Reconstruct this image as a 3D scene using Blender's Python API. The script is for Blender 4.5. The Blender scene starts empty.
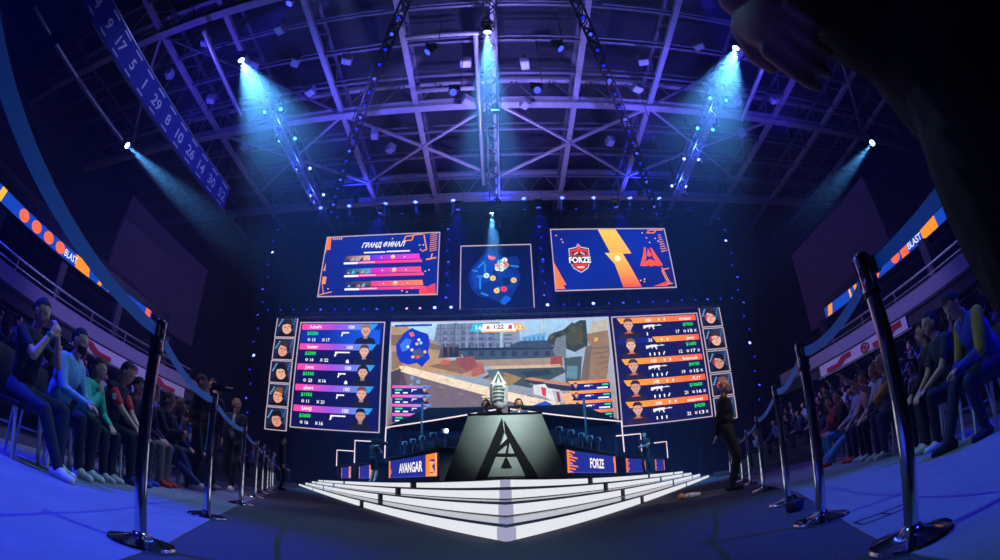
import bpy, bmesh, math, random
import numpy as np
from mathutils import Vector, Matrix, Euler
random.seed(7)
S = bpy.context.scene
COL = S.collection
PI = math.pi
R = math.radians
V3 = Vector

# ------------------------------------------------------------------ camera (15 mm full-frame fisheye, low on the floor, tilted up)
FPX, PITCH, ROLL, EYE = 466.0, R(26.0), R(-1.46), V3((0, 0, 0.41))
def _axes():
    U = V3((1, 0, 0)); W = V3((0, -math.sin(PITCH), math.cos(PITCH))); F = V3((0, math.cos(PITCH), math.sin(PITCH)))
    c, s = math.cos(ROLL), math.sin(ROLL)
    return U * c + W * s, W * c - U * s, F
CX, CY, CF = _axes()
cam_data = bpy.data.cameras.new('camera')
cam = bpy.data.objects.new('camera', cam_data); COL.objects.link(cam)
cam_data.type = 'PANO'
cam_data.panorama_type = 'FISHEYE_EQUISOLID'
cam_data.sensor_width = 36.0
cam_data.fisheye_lens = FPX * 36.0 / 1000.0
cam_data.fisheye_fov = R(200)
cam_data.clip_start = 0.02
cam_data.clip_end = 400
m = Matrix((( CX.x, CY.x, -CF.x, EYE.x), (CX.y, CY.y, -CF.y, EYE.y), (CX.z, CY.z, -CF.z, EYE.z), (0, 0, 0, 1)))
cam.matrix_world = m
S.camera = cam

def ray(px, py):
    x, y = px - 500.0, 280.0 - py
    r = math.hypot(x, y) + 1e-9
    th = 2 * math.asin(min(1, r / 2 / FPX))
    return (CX * (x / r) + CY * (y / r)) * math.sin(th) + CF * math.cos(th)
def atz(px, py, z): d = ray(px, py); return EYE + d * ((z - EYE.z) / d.z)
def aty(px, py, y): d = ray(px, py); return EYE + d * (y / d.y)
def atx(px, py, x): d = ray(px, py); return EYE + d * (x / d.x)
def atr(px, py, r): d = ray(px, py); return EYE + d * (r / math.hypot(d.x, d.y))

# ------------------------------------------------------------------ colour and materials
def lin(c): return tuple(((v / 255) / 12.92 if v / 255 <= 0.04045 else ((v / 255 + 0.055) / 1.055) ** 2.4) for v in c)
_M = {}
def mat(name, rgb, rough=0.6, metal=0.0, noise=0.12, scale=30.0, bump=0.0, spec=0.5):
    if name in _M: return _M[name]
    mt = bpy.data.materials.new(name); mt.use_nodes = True
    nt = mt.node_tree; b = nt.nodes['Principled BSDF']
    c = lin(rgb)
    tc = nt.nodes.new('ShaderNodeTexCoord'); nz = nt.nodes.new('ShaderNodeTexNoise')
    nz.inputs['Scale'].default_value = scale; nz.inputs['Detail'].default_value = 4
    nt.links.new(tc.outputs['Object'], nz.inputs['Vector'])
    rp = nt.nodes.new('ShaderNodeValToRGB')
    rp.color_ramp.elements[0].position = 0.3; rp.color_ramp.elements[1].position = 0.7
    rp.color_ramp.elements[0].color = tuple(v * (1 - noise) for v in c) + (1,)
    rp.color_ramp.elements[1].color = tuple(min(1, v * (1 + noise)) for v in c) + (1,)
    nt.links.new(nz.outputs['Fac'], rp.inputs['Fac']); nt.links.new(rp.outputs['Color'], b.inputs['Base Color'])
    b.inputs['Roughness'].default_value = rough; b.inputs['Metallic'].default_value = metal
    b.inputs['Specular IOR Level'].default_value = spec
    if bump:
        bp = nt.nodes.new('ShaderNodeBump'); bp.inputs['Strength'].default_value = bump; bp.inputs['Distance'].default_value = 0.01
        nt.links.new(nz.outputs['Fac'], bp.inputs['Height']); nt.links.new(bp.outputs['Normal'], b.inputs['Normal'])
    _M[name] = mt; return mt
def glow(name, rgb, strength, sample=True):
    if name in _M: return _M[name]
    mt = bpy.data.materials.new(name); mt.use_nodes = True
    nt = mt.node_tree; nt.nodes.clear()
    o = nt.nodes.new('ShaderNodeOutputMaterial'); e = nt.nodes.new('ShaderNodeEmission')
    e.inputs['Color'].default_value = lin(rgb) + (1,); e.inputs['Strength'].default_value = strength
    nt.links.new(e.outputs[0], o.inputs['Surface'])
    if not sample: mt.cycles.emission_sampling = 'NONE'
    _M[name] = mt; return mt
def screen_mat(name, strength, grain=0.0):
    """a lit LED wall: emission in the colours of the picture it shows, with a fine pixel-grain"""
    if name in _M: return _M[name]
    mt = bpy.data.materials.new(name); mt.use_nodes = True
    nt = mt.node_tree; nt.nodes.clear()
    o = nt.nodes.new('ShaderNodeOutputMaterial'); e = nt.nodes.new('ShaderNodeEmission')
    at = nt.nodes.new('ShaderNodeAttribute'); at.attribute_name = 'Col'
    e.inputs['Strength'].default_value = strength
    src = at.outputs['Color']
    if grain:
        tc = nt.nodes.new('ShaderNodeTexCoord'); prev = None
        for sc, amt in ((2.5, grain), (16.0, grain * .8)):
            nz = nt.nodes.new('ShaderNodeTexNoise'); nz.inputs['Scale'].default_value = sc; nz.inputs['Detail'].default_value = 5; nt.links.new(tc.outputs['Object'], nz.inputs['Vector'])
            mr = nt.nodes.new('ShaderNodeMapRange'); mr.inputs['From Min'].default_value = .3; mr.inputs['From Max'].default_value = .7; mr.inputs['To Min'].default_value = 1 - amt; mr.inputs['To Max'].default_value = 1 + amt
            nt.links.new(nz.outputs['Fac'], mr.inputs['Value'])
            mx = nt.nodes.new('ShaderNodeVectorMath'); mx.operation = 'SCALE'; nt.links.new(src, mx.inputs[0]); nt.links.new(mr.outputs[0], mx.inputs['Scale']); src = mx.outputs[0]
    nt.links.new(src, e.inputs['Color']); nt.links.new(e.outputs[0], o.inputs['Surface'])
    _M[name] = mt; return mt
def haze_mat(name, density, rgb=(255, 255, 255), aniso=0.0):
    if name in _M: return _M[name]
    mt = bpy.data.materials.new(name); mt.use_nodes = True
    nt = mt.node_tree; nt.nodes.clear()
    o = nt.nodes.new('ShaderNodeOutputMaterial'); v = nt.nodes.new('ShaderNodeVolumeScatter')
    v.inputs['Color'].default_value = lin(rgb) + (1,); v.inputs['Density'].default_value = density
    v.inputs['Anisotropy'].default_value = aniso
    nt.links.new(v.outputs[0], o.inputs['Volume'])
    mt.cycles.homogeneous_volume = True
    _M[name] = mt; return mt

# ------------------------------------------------------------------ mesh collector
def frame_of(d):
    d = d.normalized()
    a = V3((0, 0, 1)) if abs(d.z) < 0.95 else V3((1, 0, 0))
    x = d.cross(a).normalized(); return x, d.cross(x).normalized()
class MB:
    def __init__(s): s.v = []; s.f = []; s.mi = []; s.sm = []; s.mats = []; s.col = []; s.usecol = False
    def slot(s, m):
        if m not in s.mats: s.mats.append(m)
        return s.mats.index(m)
    def add(s, vs, fs, m, smooth=False, col=None):
        o = len(s.v); s.v += [tuple(p) for p in vs]; k = s.slot(m)
        for f in fs:
            s.f.append(tuple(i + o for i in f)); s.mi.append(k); s.sm.append(smooth); s.col.append(col)
        if col is not None: s.usecol = True
    def box(s, c, size, m, rot=None, taper=1.0):
        hx, hy, hz = size[0] / 2, size[1] / 2, size[2] / 2
        vs = [V3((x * hx * (taper if z > 0 else 1), y * hy * (taper if z > 0 else 1), z * hz)) for z in (-1, 1) for y in (-1, 1) for x in (-1, 1)]
        if rot is not None: vs = [rot @ p for p in vs]
        c = V3(c)
        s.add([p + c for p in vs], [(0, 2, 3, 1), (4, 5, 7, 6), (0, 1, 5, 4), (2, 6, 7, 3), (0, 4, 6, 2), (1, 3, 7, 5)], m)
    def rbox(s, c, size, m, r=0.02, rot=None):
        """a box with chamfered edges"""
        bm = bmesh.new(); bmesh.ops.create_cube(bm, size=1)
        for v in bm.verts: v.co = V3((v.co.x * size[0], v.co.y * size[1], v.co.z * size[2]))
        bmesh.ops.bevel(bm, geom=bm.edges[:], offset=min(r, min(size) * 0.45), segments=2, profile=0.6, affect='EDGES')
        s.bm(bm, m, c, rot, smooth=True)
    def bm(s, bm, m, c=(0, 0, 0), rot=None, smooth=False):
        c = V3(c); bm.verts.index_update()
        vs = [(rot @ v.co if rot is not None else v.co.copy()) + c for v in bm.verts]
        s.add(vs, [tuple(v.index for v in f.verts) for f in bm.faces], m, smooth); bm.free()
    def bar(s, p0, p1, w, h, m, up=None):
        """a rectangular bar from p0 to p1, w wide and h high"""
        p0, p1 = V3(p0), V3(p1); d = (p1 - p0).normalized()
        u = V3(up) if up else (V3((0, 0, 1)) if abs(d.z) < 0.95 else V3((0, 1, 0)))
        x = d.cross(u).normalized() * (w / 2); z = x.cross(d).normalized() * (h / 2)
        vs = [p + a * x + b * z for p in (p0, p1) for (a, b) in ((-1, -1), (1, -1), (1, 1), (-1, 1))]
        s.add(vs, [(0, 1, 2, 3), (7, 6, 5, 4), (0, 4, 5, 1), (1, 5, 6, 2), (2, 6, 7, 3), (3, 7, 4, 0)], m)
    def tube(s, pts, r, m, seg=8, caps=True):
        """round tube through points; r a number or one radius per point"""
        pts = [V3(p) for p in pts]; n = len(pts)
        rs = r if isinstance(r, (list, tuple)) else [r] * n
        vs = []; x = None
        for i, p in enumerate(pts):
            d = (pts[min(i + 1, n - 1)] - pts[max(i - 1, 0)]).normalized()
            if x is None: x, _ = frame_of(d)
            x = (x - d * x.dot(d)).normalized(); y = d.cross(x)
            for k in range(seg):
                a = 2 * PI * k / seg; vs.append(p + (x * math.cos(a) + y * math.sin(a)) * rs[i])
        fs = [(i * seg + k, i * seg + (k + 1) % seg, (i + 1) * seg + (k + 1) % seg, (i + 1) * seg + k) for i in range(n - 1) for k in range(seg)]
        if caps: fs += [tuple(reversed(range(seg))), tuple(range((n - 1) * seg, n * seg))]
        s.add(vs, fs, m, True)
    def lathe(s, prof, m, c=(0, 0, 0), seg=24, rot=None):
        """prof: [(radius, z)] turned about z"""
        c = V3(c); vs = []
        for r, z in prof:
            for k in range(seg):
                a = 2 * PI * k / seg; p = V3((r * math.cos(a), r * math.sin(a), z)); vs.append((rot @ p if rot is not None else p) + c)
        n = len(prof)
        fs = [(i * seg + k, i * seg + (k + 1) % seg, (i + 1) * seg + (k + 1) % seg, (i + 1) * seg + k) for i in range(n - 1) for k in range(seg)]
        fs += [tuple(reversed(range(seg))), tuple(range((n - 1) * seg, n * seg))]
        s.add(vs, fs, m, True)
    def ell(s, c, rad, m, rot=None, seg=12, rings=8):
        prof = [(max(1e-4, math.sin(PI * i / rings)), -math.cos(PI * i / rings)) for i in range(rings + 1)]
        c = V3(c); vs = []
        for r, z in prof:
            for k in range(seg):
                a = 2 * PI * k / seg; p = V3((r * math.cos(a) * rad[0], r * math.sin(a) * rad[1], z * rad[2])); vs.append((rot @ p if rot is not None else p) + c)
        fs = [(i * seg + k, i * seg + (k + 1) % seg, (i + 1) * seg + (k + 1) % seg, (i + 1) * seg + k) for i in range(rings) for k in range(seg)]
        s.add(vs, fs, m, True)
    def prism(s, poly, z0, z1, m):
        """polygon of (x, y) extruded from z0 to z1 (numbers)"""
        n = len(poly); vs = [(x, y, z0) for x, y in poly] + [(x, y, z1) for x, y in poly]
        s.add(vs, [tuple(reversed(range(n))), tuple(range(n, 2 * n))] + [(i, (i + 1) % n, n + (i + 1) % n, n + i) for i in range(n)], m)
    def slab(s, pts, nrm, m):
        """a polygon in space given thickness along the vector nrm"""
        n = len(pts); nrm = V3(nrm); pts = [V3(p) for p in pts]
        s.add(pts + [p + nrm for p in pts], [tuple(reversed(range(n))), tuple(range(n, 2 * n))] + [(i, (i + 1) % n, n + (i + 1) % n, n + i) for i in range(n)], m)
    def build(s, name, parent=None, loc=None, angle=40):
        me = bpy.data.meshes.new(name); me.from_pydata(s.v, [], s.f)
        for mt in s.mats: me.materials.append(mt)
        me.polygons.foreach_set('material_index', s.mi); me.polygons.foreach_set('use_smooth', s.sm)
        if s.usecol:
            at = me.color_attributes.new('Col', 'FLOAT_COLOR', 'CORNER'); i = 0; buf = []
            for f, c in zip(s.f, s.col):
                if c and isinstance(c[0], (tuple, list)): buf += [x for q in c for x in (*q, 1)]
                else: buf += list((*(c or (0, 0, 0)), 1)) * len(f)
            at.data.foreach_set('color', buf)
        me.update()
        if any(s.sm): me.set_sharp_from_angle(angle=R(angle))
        o = bpy.data.objects.new(name, me); COL.objects.link(o)
        if parent is not None: o.parent = parent
        if loc is not None: o.location = loc
        return o
def tag(o, label=None, cat=None, group=None, kind=None):
    if label: o['label'] = label
    if cat: o['category'] = cat
    if group: o['group'] = group
    if kind: o['kind'] = kind
    return o
def thing(name, label, cat, loc=(0, 0, 0), rz=0, group=None):
    o = bpy.data.objects.new(name, None); COL.objects.link(o); o.empty_display_size = 0.1
    o.location = loc; o.rotation_euler = (0, 0, rz)
    return tag(o, label, cat, group)
def struct(o, label=None): return tag(o, label, kind='structure')
def dup(root, loc=None, rz=None, label=None, group=None):
    r = root.copy(); COL.objects.link(r)
    if loc is not None: r.location = loc
    if rz is not None: r.rotation_euler = (0, 0, rz)
    if label: r['label'] = label
    if group: r['group'] = group
    for ch in list(root.children):
        c = ch.copy(); COL.objects.link(c); c.parent = r
        for g in list(ch.children):
            d = g.copy(); COL.objects.link(d); d.parent = c
    return r
def rotz(a): return Matrix.Rotation(a, 3, 'Z')
def aim_rot(d):
    """rotation that turns +Z to the direction d"""
    return V3(d).to_track_quat('Z', 'Y').to_matrix()
def light(name, kind, loc, energy, rgb, target=None, size=45, blend=0.3, radius=0.1, parent=None):
    l = bpy.data.lights.new(name, kind); l.energy = energy; l.color = rgb; l.shadow_soft_size = radius
    if kind == 'SPOT': l.spot_size = R(size); l.spot_blend = blend
    o = bpy.data.objects.new(name, l); COL.objects.link(o); o.location = loc
    if target is not None: o.rotation_euler = (V3(target) - V3(loc)).to_track_quat('-Z', 'Y').to_euler()
    if parent is not None: o.parent = parent
    return o

# text turned into flat mesh pieces
_T = {}
def text_geo(s, bold=0.0):
    k = (s, bold)
    if k not in _T:
        cu = bpy.data.curves.new('t', 'FONT'); cu.body = s; cu.size = 1; cu.offset = bold; cu.resolution_u = 3
        o = bpy.data.objects.new('t', cu); COL.objects.link(o)
        dg = bpy.context.evaluated_depsgraph_get(); e = o.evaluated_get(dg); me = e.to_mesh()
        vs = [v.co.copy() for v in me.vertices]; fs = [tuple(p.vertices) for p in me.polygons]
        e.to_mesh_clear(); bpy.data.objects.remove(o); bpy.data.curves.remove(cu)
        x0 = min([v.x for v in vs] or [0]); x1 = max([v.x for v in vs] or [1]); y0 = min([v.y for v in vs] or [0]); y1 = max([v.y for v in vs] or [1])
        _T[k] = (vs, fs, x0, x1, y0, y1)
    return _T[k]

class Board:
    """flat artwork on a lit panel: origin at lower left, u along ux, v along uz, facing n"""
    def __init__(s, o, ux, uz, n, m, step=0.006): s.o, s.ux, s.uz, s.n, s.m, s.k, s.step = V3(o), V3(ux).normalized(), V3(uz).normalized(), V3(n).normalized(), m, 0, step; s.mb = MB()
    def p(s, u, v, k): return s.o + s.ux * u + s.uz * v + s.n * (k * s.step)
    def poly(s, pts, rgb, k=1):
        c = [lin(q) for q in rgb] if isinstance(rgb[0], (tuple, list)) else lin(rgb)
        s.mb.add([s.p(u, v, k) for u, v in pts], [tuple(range(len(pts)))], s.m, False, c)
    def rect(s, u0, v0, u1, v1, rgb, k=1, skew=0.0):
        s.poly([(u0, v0), (u1, v0), (u1 + skew, v1), (u0 + skew, v1)], rgb, k)
    def grad(s, u0, v0, u1, v1, ca, cb, k=1, skew=0.0):
        s.poly([(u0, v0), (u1, v0), (u1 + skew, v1), (u0 + skew, v1)], [ca, cb, cb, ca], k)
    def disc(s, u, v, r, rgb, k=1, ry=None, n=16):
        ry = ry or r; s.poly([(u + r * math.cos(2 * PI * i / n), v + ry * math.sin(2 * PI * i / n)) for i in range(n)], rgb, k)
    def line(s, u0, v0, u1, v1, w, rgb, k=1):
        dx, dy = u1 - u0, v1 - v0; l = math.hypot(dx, dy) or 1; nx, ny = -dy / l * w / 2, dx / l * w / 2
        s.poly([(u0 + nx, v0 + ny), (u0 - nx, v0 - ny), (u1 - nx, v1 - ny), (u1 + nx, v1 + ny)], rgb, k)
    def text(s, t, u, v, h, rgb, k=2, align='L', width=None, shear=0.0, bold=0.012):
        vs, fs, x0, x1, y0, y1 = text_geo(t, bold)
        sc = h / 0.73; sx = sc if width is None else width / max(1e-6, x1 - x0)
        w = (x1 - x0) * sx; off = {'L': 0, 'C': -w / 2, 'R': -w}[align]
        s.mb.add([s.p(u + off + (q.x - x0) * sx + q.y * sc * shear, v + q.y * sc, k) for q in vs], fs, s.m, False, lin(rgb))
# ------------------------------------------------------------------ materials shared by the setting
CARPET = mat('dark_carpet', (66, 63, 78), 0.95, 0, 0.35, 60, 0.4)
GREYFLOOR = mat('grey_event_floor', (128, 132, 150), 0.55, 0, 0.10, 3, 0.05)
BLACKCLOTH = mat('black_drape', (16, 16, 22), 0.9, 0, 0.3, 4, 0.2)
DECK = mat('roof_deck', (40, 40, 58), 0.9, 0, 0.25, 2)
STEEL = mat('roof_steel', (176, 172, 186), 0.6, 0.0, 0.1, 3)
STEEL2 = mat('purlin_steel', (104, 104, 124), 0.6, 0.0, 0.1, 3)
CONC = mat('dark_concrete', (58, 54, 68), 0.9, 0, 0.2, 2)
BLACK = mat('black_metal', (18, 18, 22), 0.5, 0.2, 0.2, 20)
BLACKP = mat('black_plastic', (14, 14, 17), 0.45, 0.0, 0.2, 40)
CHROME = mat('polished_chrome', (214, 216, 224), 0.10, 1.0, 0.03, 20)
ALU = mat('bare_aluminium', (170, 174, 190), 0.35, 0.9, 0.08, 30)
WHITEP = mat('white_painted_metal', (205, 205, 212), 0.45, 0, 0.05, 20)
FOIL = mat('foil_duct_skin', (205, 205, 215), 0.35, 0.6, 0.15, 40)

# floor: dark carpet everywhere, pale event floor along both side aisles
b = MB(); b.box((0, 15, -0.05), (90, 70, 0.1), CARPET); struct(b.build('floor'), 'dark carpeted arena floor')
def aisle(name, pts, lab):
    b = MB(); b.prism(pts, 0.0, 0.006, GREYFLOOR)
    o = struct(b.build(name), lab); return o
aisle('floor_aisle_left', [(-1.18, 1.0), (-1.45, 1.65), (-1.79, 2.32), (-2.83, 4.4), (-4.25, 7.5), (-6.0, 11.5), (-8.2, 11.5), (-6.5, 6.2), (-3.2, -2.5), (0.1, -2.5)][::-1], 'pale grey floor of the left audience aisle')
aisle('floor_aisle_right', [(1.12, 1.0), (1.24, 1.22), (1.48, 1.66), (2.74, 3.85), (4.6, 8.0), (6.2, 11.5), (8.6, 11.5), (6.4, 5.6), (3.2, -2.5), (0.0, -2.5)], 'pale grey floor of the right audience aisle')
# low seating decks under the chairs, with a pale edge strip
def deck(name, pts, lab):
    b = MB(); b.prism(pts, 0.0, 0.05, mat('deck_ply', (92, 94, 112), 0.6, 0, 0.1, 3))
    return struct(b.build(name), lab)
Ld = V3((-0.33, 0.944, 0)); Ln = V3((-0.944, -0.33, 0))
Rd = V3((0.44, 0.898, 0)); Rn = V3((0.898, -0.44, 0))

# back drape behind the stage and its lit screens
b = MB()
n = 220
vs = []; fs = []
for i in range(n + 1):
    x = -30 + 60 * i / n; y = 32.9 + 0.12 * math.sin(i * 1.9) + 0.05 * math.sin(i * 0.7)
    vs += [(x, y, 0), (x, y, 21.2)]
for i in range(n): fs.append((2 * i, 2 * i + 2, 2 * i + 3, 2 * i + 1))
b.add(vs, fs, BLACKCLOTH, True); struct(b.build('wall_back', angle=60), 'black pleated drape behind the stage')
b = MB(); b.box((0, 52, 13), (120, 0.5, 26), CONC); struct(b.build('wall_far'), 'dark far wall of the arena')

# ------------------------------------------------------------------ roof
b = MB(); b.box((0, 22, 25.6), (120, 62, 0.3), DECK); struct(b.build('ceiling'), 'dark roof deck of the arena')
def girder(y):
    b = MB()
    b.box((0, y, 22.35), (84, 0.5, 0.10), STEEL); b.box((0, y, 22.85), (84, 0.5, 0.10), STEEL); b.box((0, y, 22.6), (84, 0.10, 0.5), STEEL)
    b.box((0, y, 24.9), (84, 0.3, 0.3), STEEL)
    for i in range(-16, 17): b.bar((i * 2.5, y, 22.9), (i * 2.5 + 1.25, y, 24.9), .07, .07, STEEL2); b.bar((i * 2.5 + 2.5, y, 22.9), (i * 2.5 + 1.25, y, 24.9), .07, .07, STEEL2)
    return b
for y in (10.2, 20.0, 30.2): struct(girder(y).build('trim_girder'), 'pale steel girder crossing the roof %s' % {10.2: 'nearest the camera', 20.0: 'over the middle of the stage', 30.2: 'above the back drape'}[y])
for i in range(-6, 7):
    x = i * 5.05
    b = MB(); b.box((x, 21, 22.75), (0.34, 28, 0.3), STEEL); b.box((x, 21, 24.6), (0.2, 28, 0.2), STEEL2)
    for j in range(11): b.bar((x, 8.5 + j * 2.5, 22.8), (x, 9.75 + j * 2.5, 24.6), .1, .1, STEEL2); b.bar((x, 11 + j * 2.5, 22.8), (x, 9.75 + j * 2.5, 24.6), .1, .1, STEEL2)
    struct(b.build('trim_rafter'), 'pale steel rafter running from front to back of the roof')
for y in (7.7, 12.65, 15.1, 17.6, 22.55, 25.2, 27.8):
    b = MB(); b.box((0, y, 22.7), (84, 0.16, 0.16), STEEL2); b.box((0, y + .25, 23.5), (84, 0.10, 0.10), STEEL2)
    struct(b.build('trim_purlin'), 'slim steel purlin crossing the roof')
for sx in (-1, 1):
    for x0 in (0.2, 10.1):
        b = MB(); b.bar((sx * x0, 20.2, 22.6), (sx * (x0 + 9.9), 27.6, 22.6), .17, .17, STEEL); struct(b.build('trim_brace'), 'diagonal steel brace in the plane of the roof')
        b = MB(); b.bar((sx * (x0 + 9.9), 20.2, 22.6), (sx * x0, 27.6, 22.6), .17, .17, STEEL); struct(b.build('trim_brace'), 'diagonal steel brace in the plane of the roof')
    for x0 in (20.3, ):
        b = MB(); b.bar((sx * x0, 10.4, 22.6), (sx * (x0 + 9.9), 19.8, 22.6), .17, .17, STEEL); struct(b.build('trim_brace'), 'diagonal steel brace in the plane of the roof')
    b = MB(); b.bar((sx * 20.2, 10.4, 22.6), (sx * 10.4, 19.8, 22.6), .13, .13, STEEL2); struct(b.build('trim_brace'), 'diagonal steel brace in the plane of the roof')

# ------------------------------------------------------------------ seating bowl, both sides
def bowl(side):
    s = -1 if side == 'left' else 1
    xf = 15.0 if s < 0 else 13.9          # front of the lower parapet
    xr = 17.3 if s < 0 else 16.8
    x0 = 8.4
    b = MB()                                 # raked terrace, stepped
    n = 7
    for k in range(n):
        xa = x0 + 1.0 + k * (xf + 2.2 - x0 - 1.0) / n
        b.box((s * (xa + 10) , 7.5, 0.10 + k * 0.17), (20, 25, 0.26 + k * 0.34), CONC)
    struct(b.build('floor_terrace_' + side), 'dark stepped terrace of the %s stand' % side)
    b = MB(); b.box((s * (xf + 0.15), 7.5, 3.6), (0.2, 25, 0.44), CONC); b.box((s * (xf + 1.6), 7.5, 3.86), (3.2, 25, 0.10), CONC)
    b.box((s * (xf + 0.10), 7.5, 4.14), (0.12, 25, 0.60), mat('parapet_paint', (150, 140, 170), 0.7))
    struct(b.build('wall_parapet_' + side), 'pale parapet above the %s lower stand' % side)
    b = MB(); b.box((s * (xf + 4.2), 7.5, 5.2), (0.3, 25, 2.6), mat('concourse_back', (26, 24, 34), 0.9)); struct(b.build('wall_concourse_' + side), 'dark back wall of the %s concourse' % side)
    b = MB(); b.box((s * (xr + 2.3), 7.5, 7.55), (4.0, 22, 0.5), CONC); b.box((s * (xr + 2.4), 7.5, 6.5), (3.8, 22, 0.12), CONC)
    for k in range(6): b.box((s * (xr + 1.0 + k * 0.9 + 4), 7.5, 7.9 + k * 0.45), (8, 22, 0.45), CONC)
    struct(b.build('wall_upper_tier_' + side), 'dark upper tier of the %s stand' % side)
    b = MB(); b.box((s * 38, 16, 13), (0.4, 76, 26), CONC)
    struct(b.build('wall_' + side), 'dark outer wall on the %s' % side)
    b = MB(); b.box((s * 22.0, 21, 11.5), (0.3, 10, 6.0), mat('screening_cloth', (96, 70, 100), 0.9, 0, 0.1, 1)); struct(b.build('wall_screen_' + side), 'dull purple screening cloth hung high on the %s' % side)
    b = MB(); b.tube([(s * (xf + 1.2), -3, 5.2), (s * (xf + 1.2), 19.5, 5.2)], 0.05, ALU); b.tube([(s * (xf + 1.2), -3, 4.9), (s * (xf + 1.2), 19.5, 4.9)], 0.03, ALU)
    for k in range(10): b.tube([(s * (xf + 1.2), -2 + k * 2.3, 4.2), (s * (xf + 1.2), -2 + k * 2.3, 5.2)], 0.035, ALU)
    tag(b.build('handrail'), 'thin metal handrail along the %s concourse' % side, 'railing')
    for k in range(5):
        b = MB(); b.rbox((s * (xf + 2.2), 2.0 + k * 4.0, 5.2), (0.40, 0.40, 2.6), CONC, 0.04)
        struct(b.build('wall_pillar_' + side), 'square pillar of the %s concourse' % side)
bowl('left'); bowl('right')

SCR = screen_mat('led_wall', 1.22)
SCRD = screen_mat('led_ribbon', 1.1)
PAR = screen_mat('backlit_banner', 0.35)
# printed fascia strip with red marks, hung on the lower parapet (white cloth lit from the hall)
CW = mat('banner_white', (225, 215, 232), 0.7); CR = mat('banner_red', (190, 24, 50), 0.7)
def fascia(side):
    s = -1 if side == 'left' else 1
    xf = 15.0 if s < 0 else 13.9
    y0, y1 = (10.2, 17.8) if s < 0 else (10.6, 16.5)
    root = thing('fascia_banner', 'white banner with red marks along the %s stand parapet' % side, 'banner', (s * xf, y0, 3.36))
    b = MB(); L = y1 - y0
    b.box((0, L / 2, 0.23), (0.05, L, 0.46), CW); b.build('cloth', root)
    def mark(pts):
        b = MB(); b.slab([(-s * 0.03, y, z) for y, z in pts], (-s * 0.02, 0, 0), CR); tag(b.build('red_mark', root), 'red printed mark')
    ys = (.45, 5.0) if s < 0 else (.3, 3.55)
    for k, y in enumerate(ys):
        mark([(y, .42), (y + .6, .42), (y + 1.0, .22), (y + 1.8, .22), (y + 1.8, .04), (y + .8, .04), (y + .4, .22), (y, .22)])
        if k == 0:
            b = MB()
            cy = 3.75 if s < 0 else 2.6
            pts = [(cy + .26 * math.cos(a), .23 + .17 * math.sin(a)) for a in [2 * PI * i / 14 for i in range(15)]]
            b.tube([(-s * .04, p[0], p[1]) for p in pts], .03, CR, 6)
            b.tube([(-s * .04, cy - .16, .19), (-s * .04, cy + .16, .19)], .025, CR, 6); b.tube([(-s * .04, cy - .1, .28), (-s * .04, cy + .16, .28)], .025, CR, 6)
            tag(b.build('round_mark', root), 'round red emblem')
    b = MB(); b.tube([(-s * .02, -.2, -.06), (-s * .02, L + .2, -.06)], .03, ALU); b.build('lower_rail', root)
fascia('left'); fascia('right')

# LED ribbon along the upper tier
def ribbon(side):
    s = -1 if side == 'left' else 1
    x = -17.3 if s < 0 else 16.8
    y0, y1 = (-2.0, 16.6) if s < 0 else (-2.0, 18.4)
    root = thing('led_ribbon', 'long blue and orange LED ribbon along the %s upper tier' % side, 'LED display', (0, 0, 0))
    bx = MB(); bx.box((x + s * 0.12, (y0 + y1) / 2, 7.0), (0.18, y1 - y0, 0.62), BLACK); bx.build('housing', root)
    # u runs so that writing reads left to right from the hall
    if s < 0: B = Board((x, y0, 6.74), (0, 1, 0), (0, 0, 1), (1, 0, 0), SCRD, 0.01); U = lambda y: y - y0; g = 1
    else: B = Board((x, y1, 6.74), (0, -1, 0), (0, 0, 1), (-1, 0, 0), SCRD, 0.01); U = lambda y: y1 - y; g = -1
    B.rect(0, 0, y1 - y0, 0.52, (22, 70, 190), 1)
    OR = (255, 150, 40); CO = (255, 110, 70)
    def blk(ya, yb, c, sk=0.0):
        a, bb = sorted((U(ya), U(yb))); B.rect(a, 0, bb, 0.52, c, 2, sk)
    def dot(y): B.disc(U(y), 0.26, 0.30, CO, 2, 0.24)
    if s < 0:
        blk(5.45, 5.75, (255, 190, 60), 0.1)
        for y in (7.15, 7.98, 8.8, 9.6): dot(y)
        B.text('BLAST', U(9.92), 0.11, 0.30, (235, 240, 255), 3, width=.85)
        blk(10.75, 11.75, OR, -.15); blk(12.35, 12.6, OR, .2); blk(13.1, 13.2, CO); blk(16.1, 16.5, (255, 100, 60))
    else:
        blk(8.35, 8.6, OR, .1); blk(9.3, 10.35, OR); B.text('BLAST', U(11.35), 0.11, 0.30, (235, 240, 255), 3, width=.95)
        blk(11.4, 11.9, CO); dot(12.3); dot(13.9); blk(15.4, 15.65, OR); blk(15.95, 16.1, (255, 190, 60)); blk(17.8, 18.2, OR, .2)
    B.mb.build('display', root)
ribbon('left'); ribbon('right')

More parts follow.
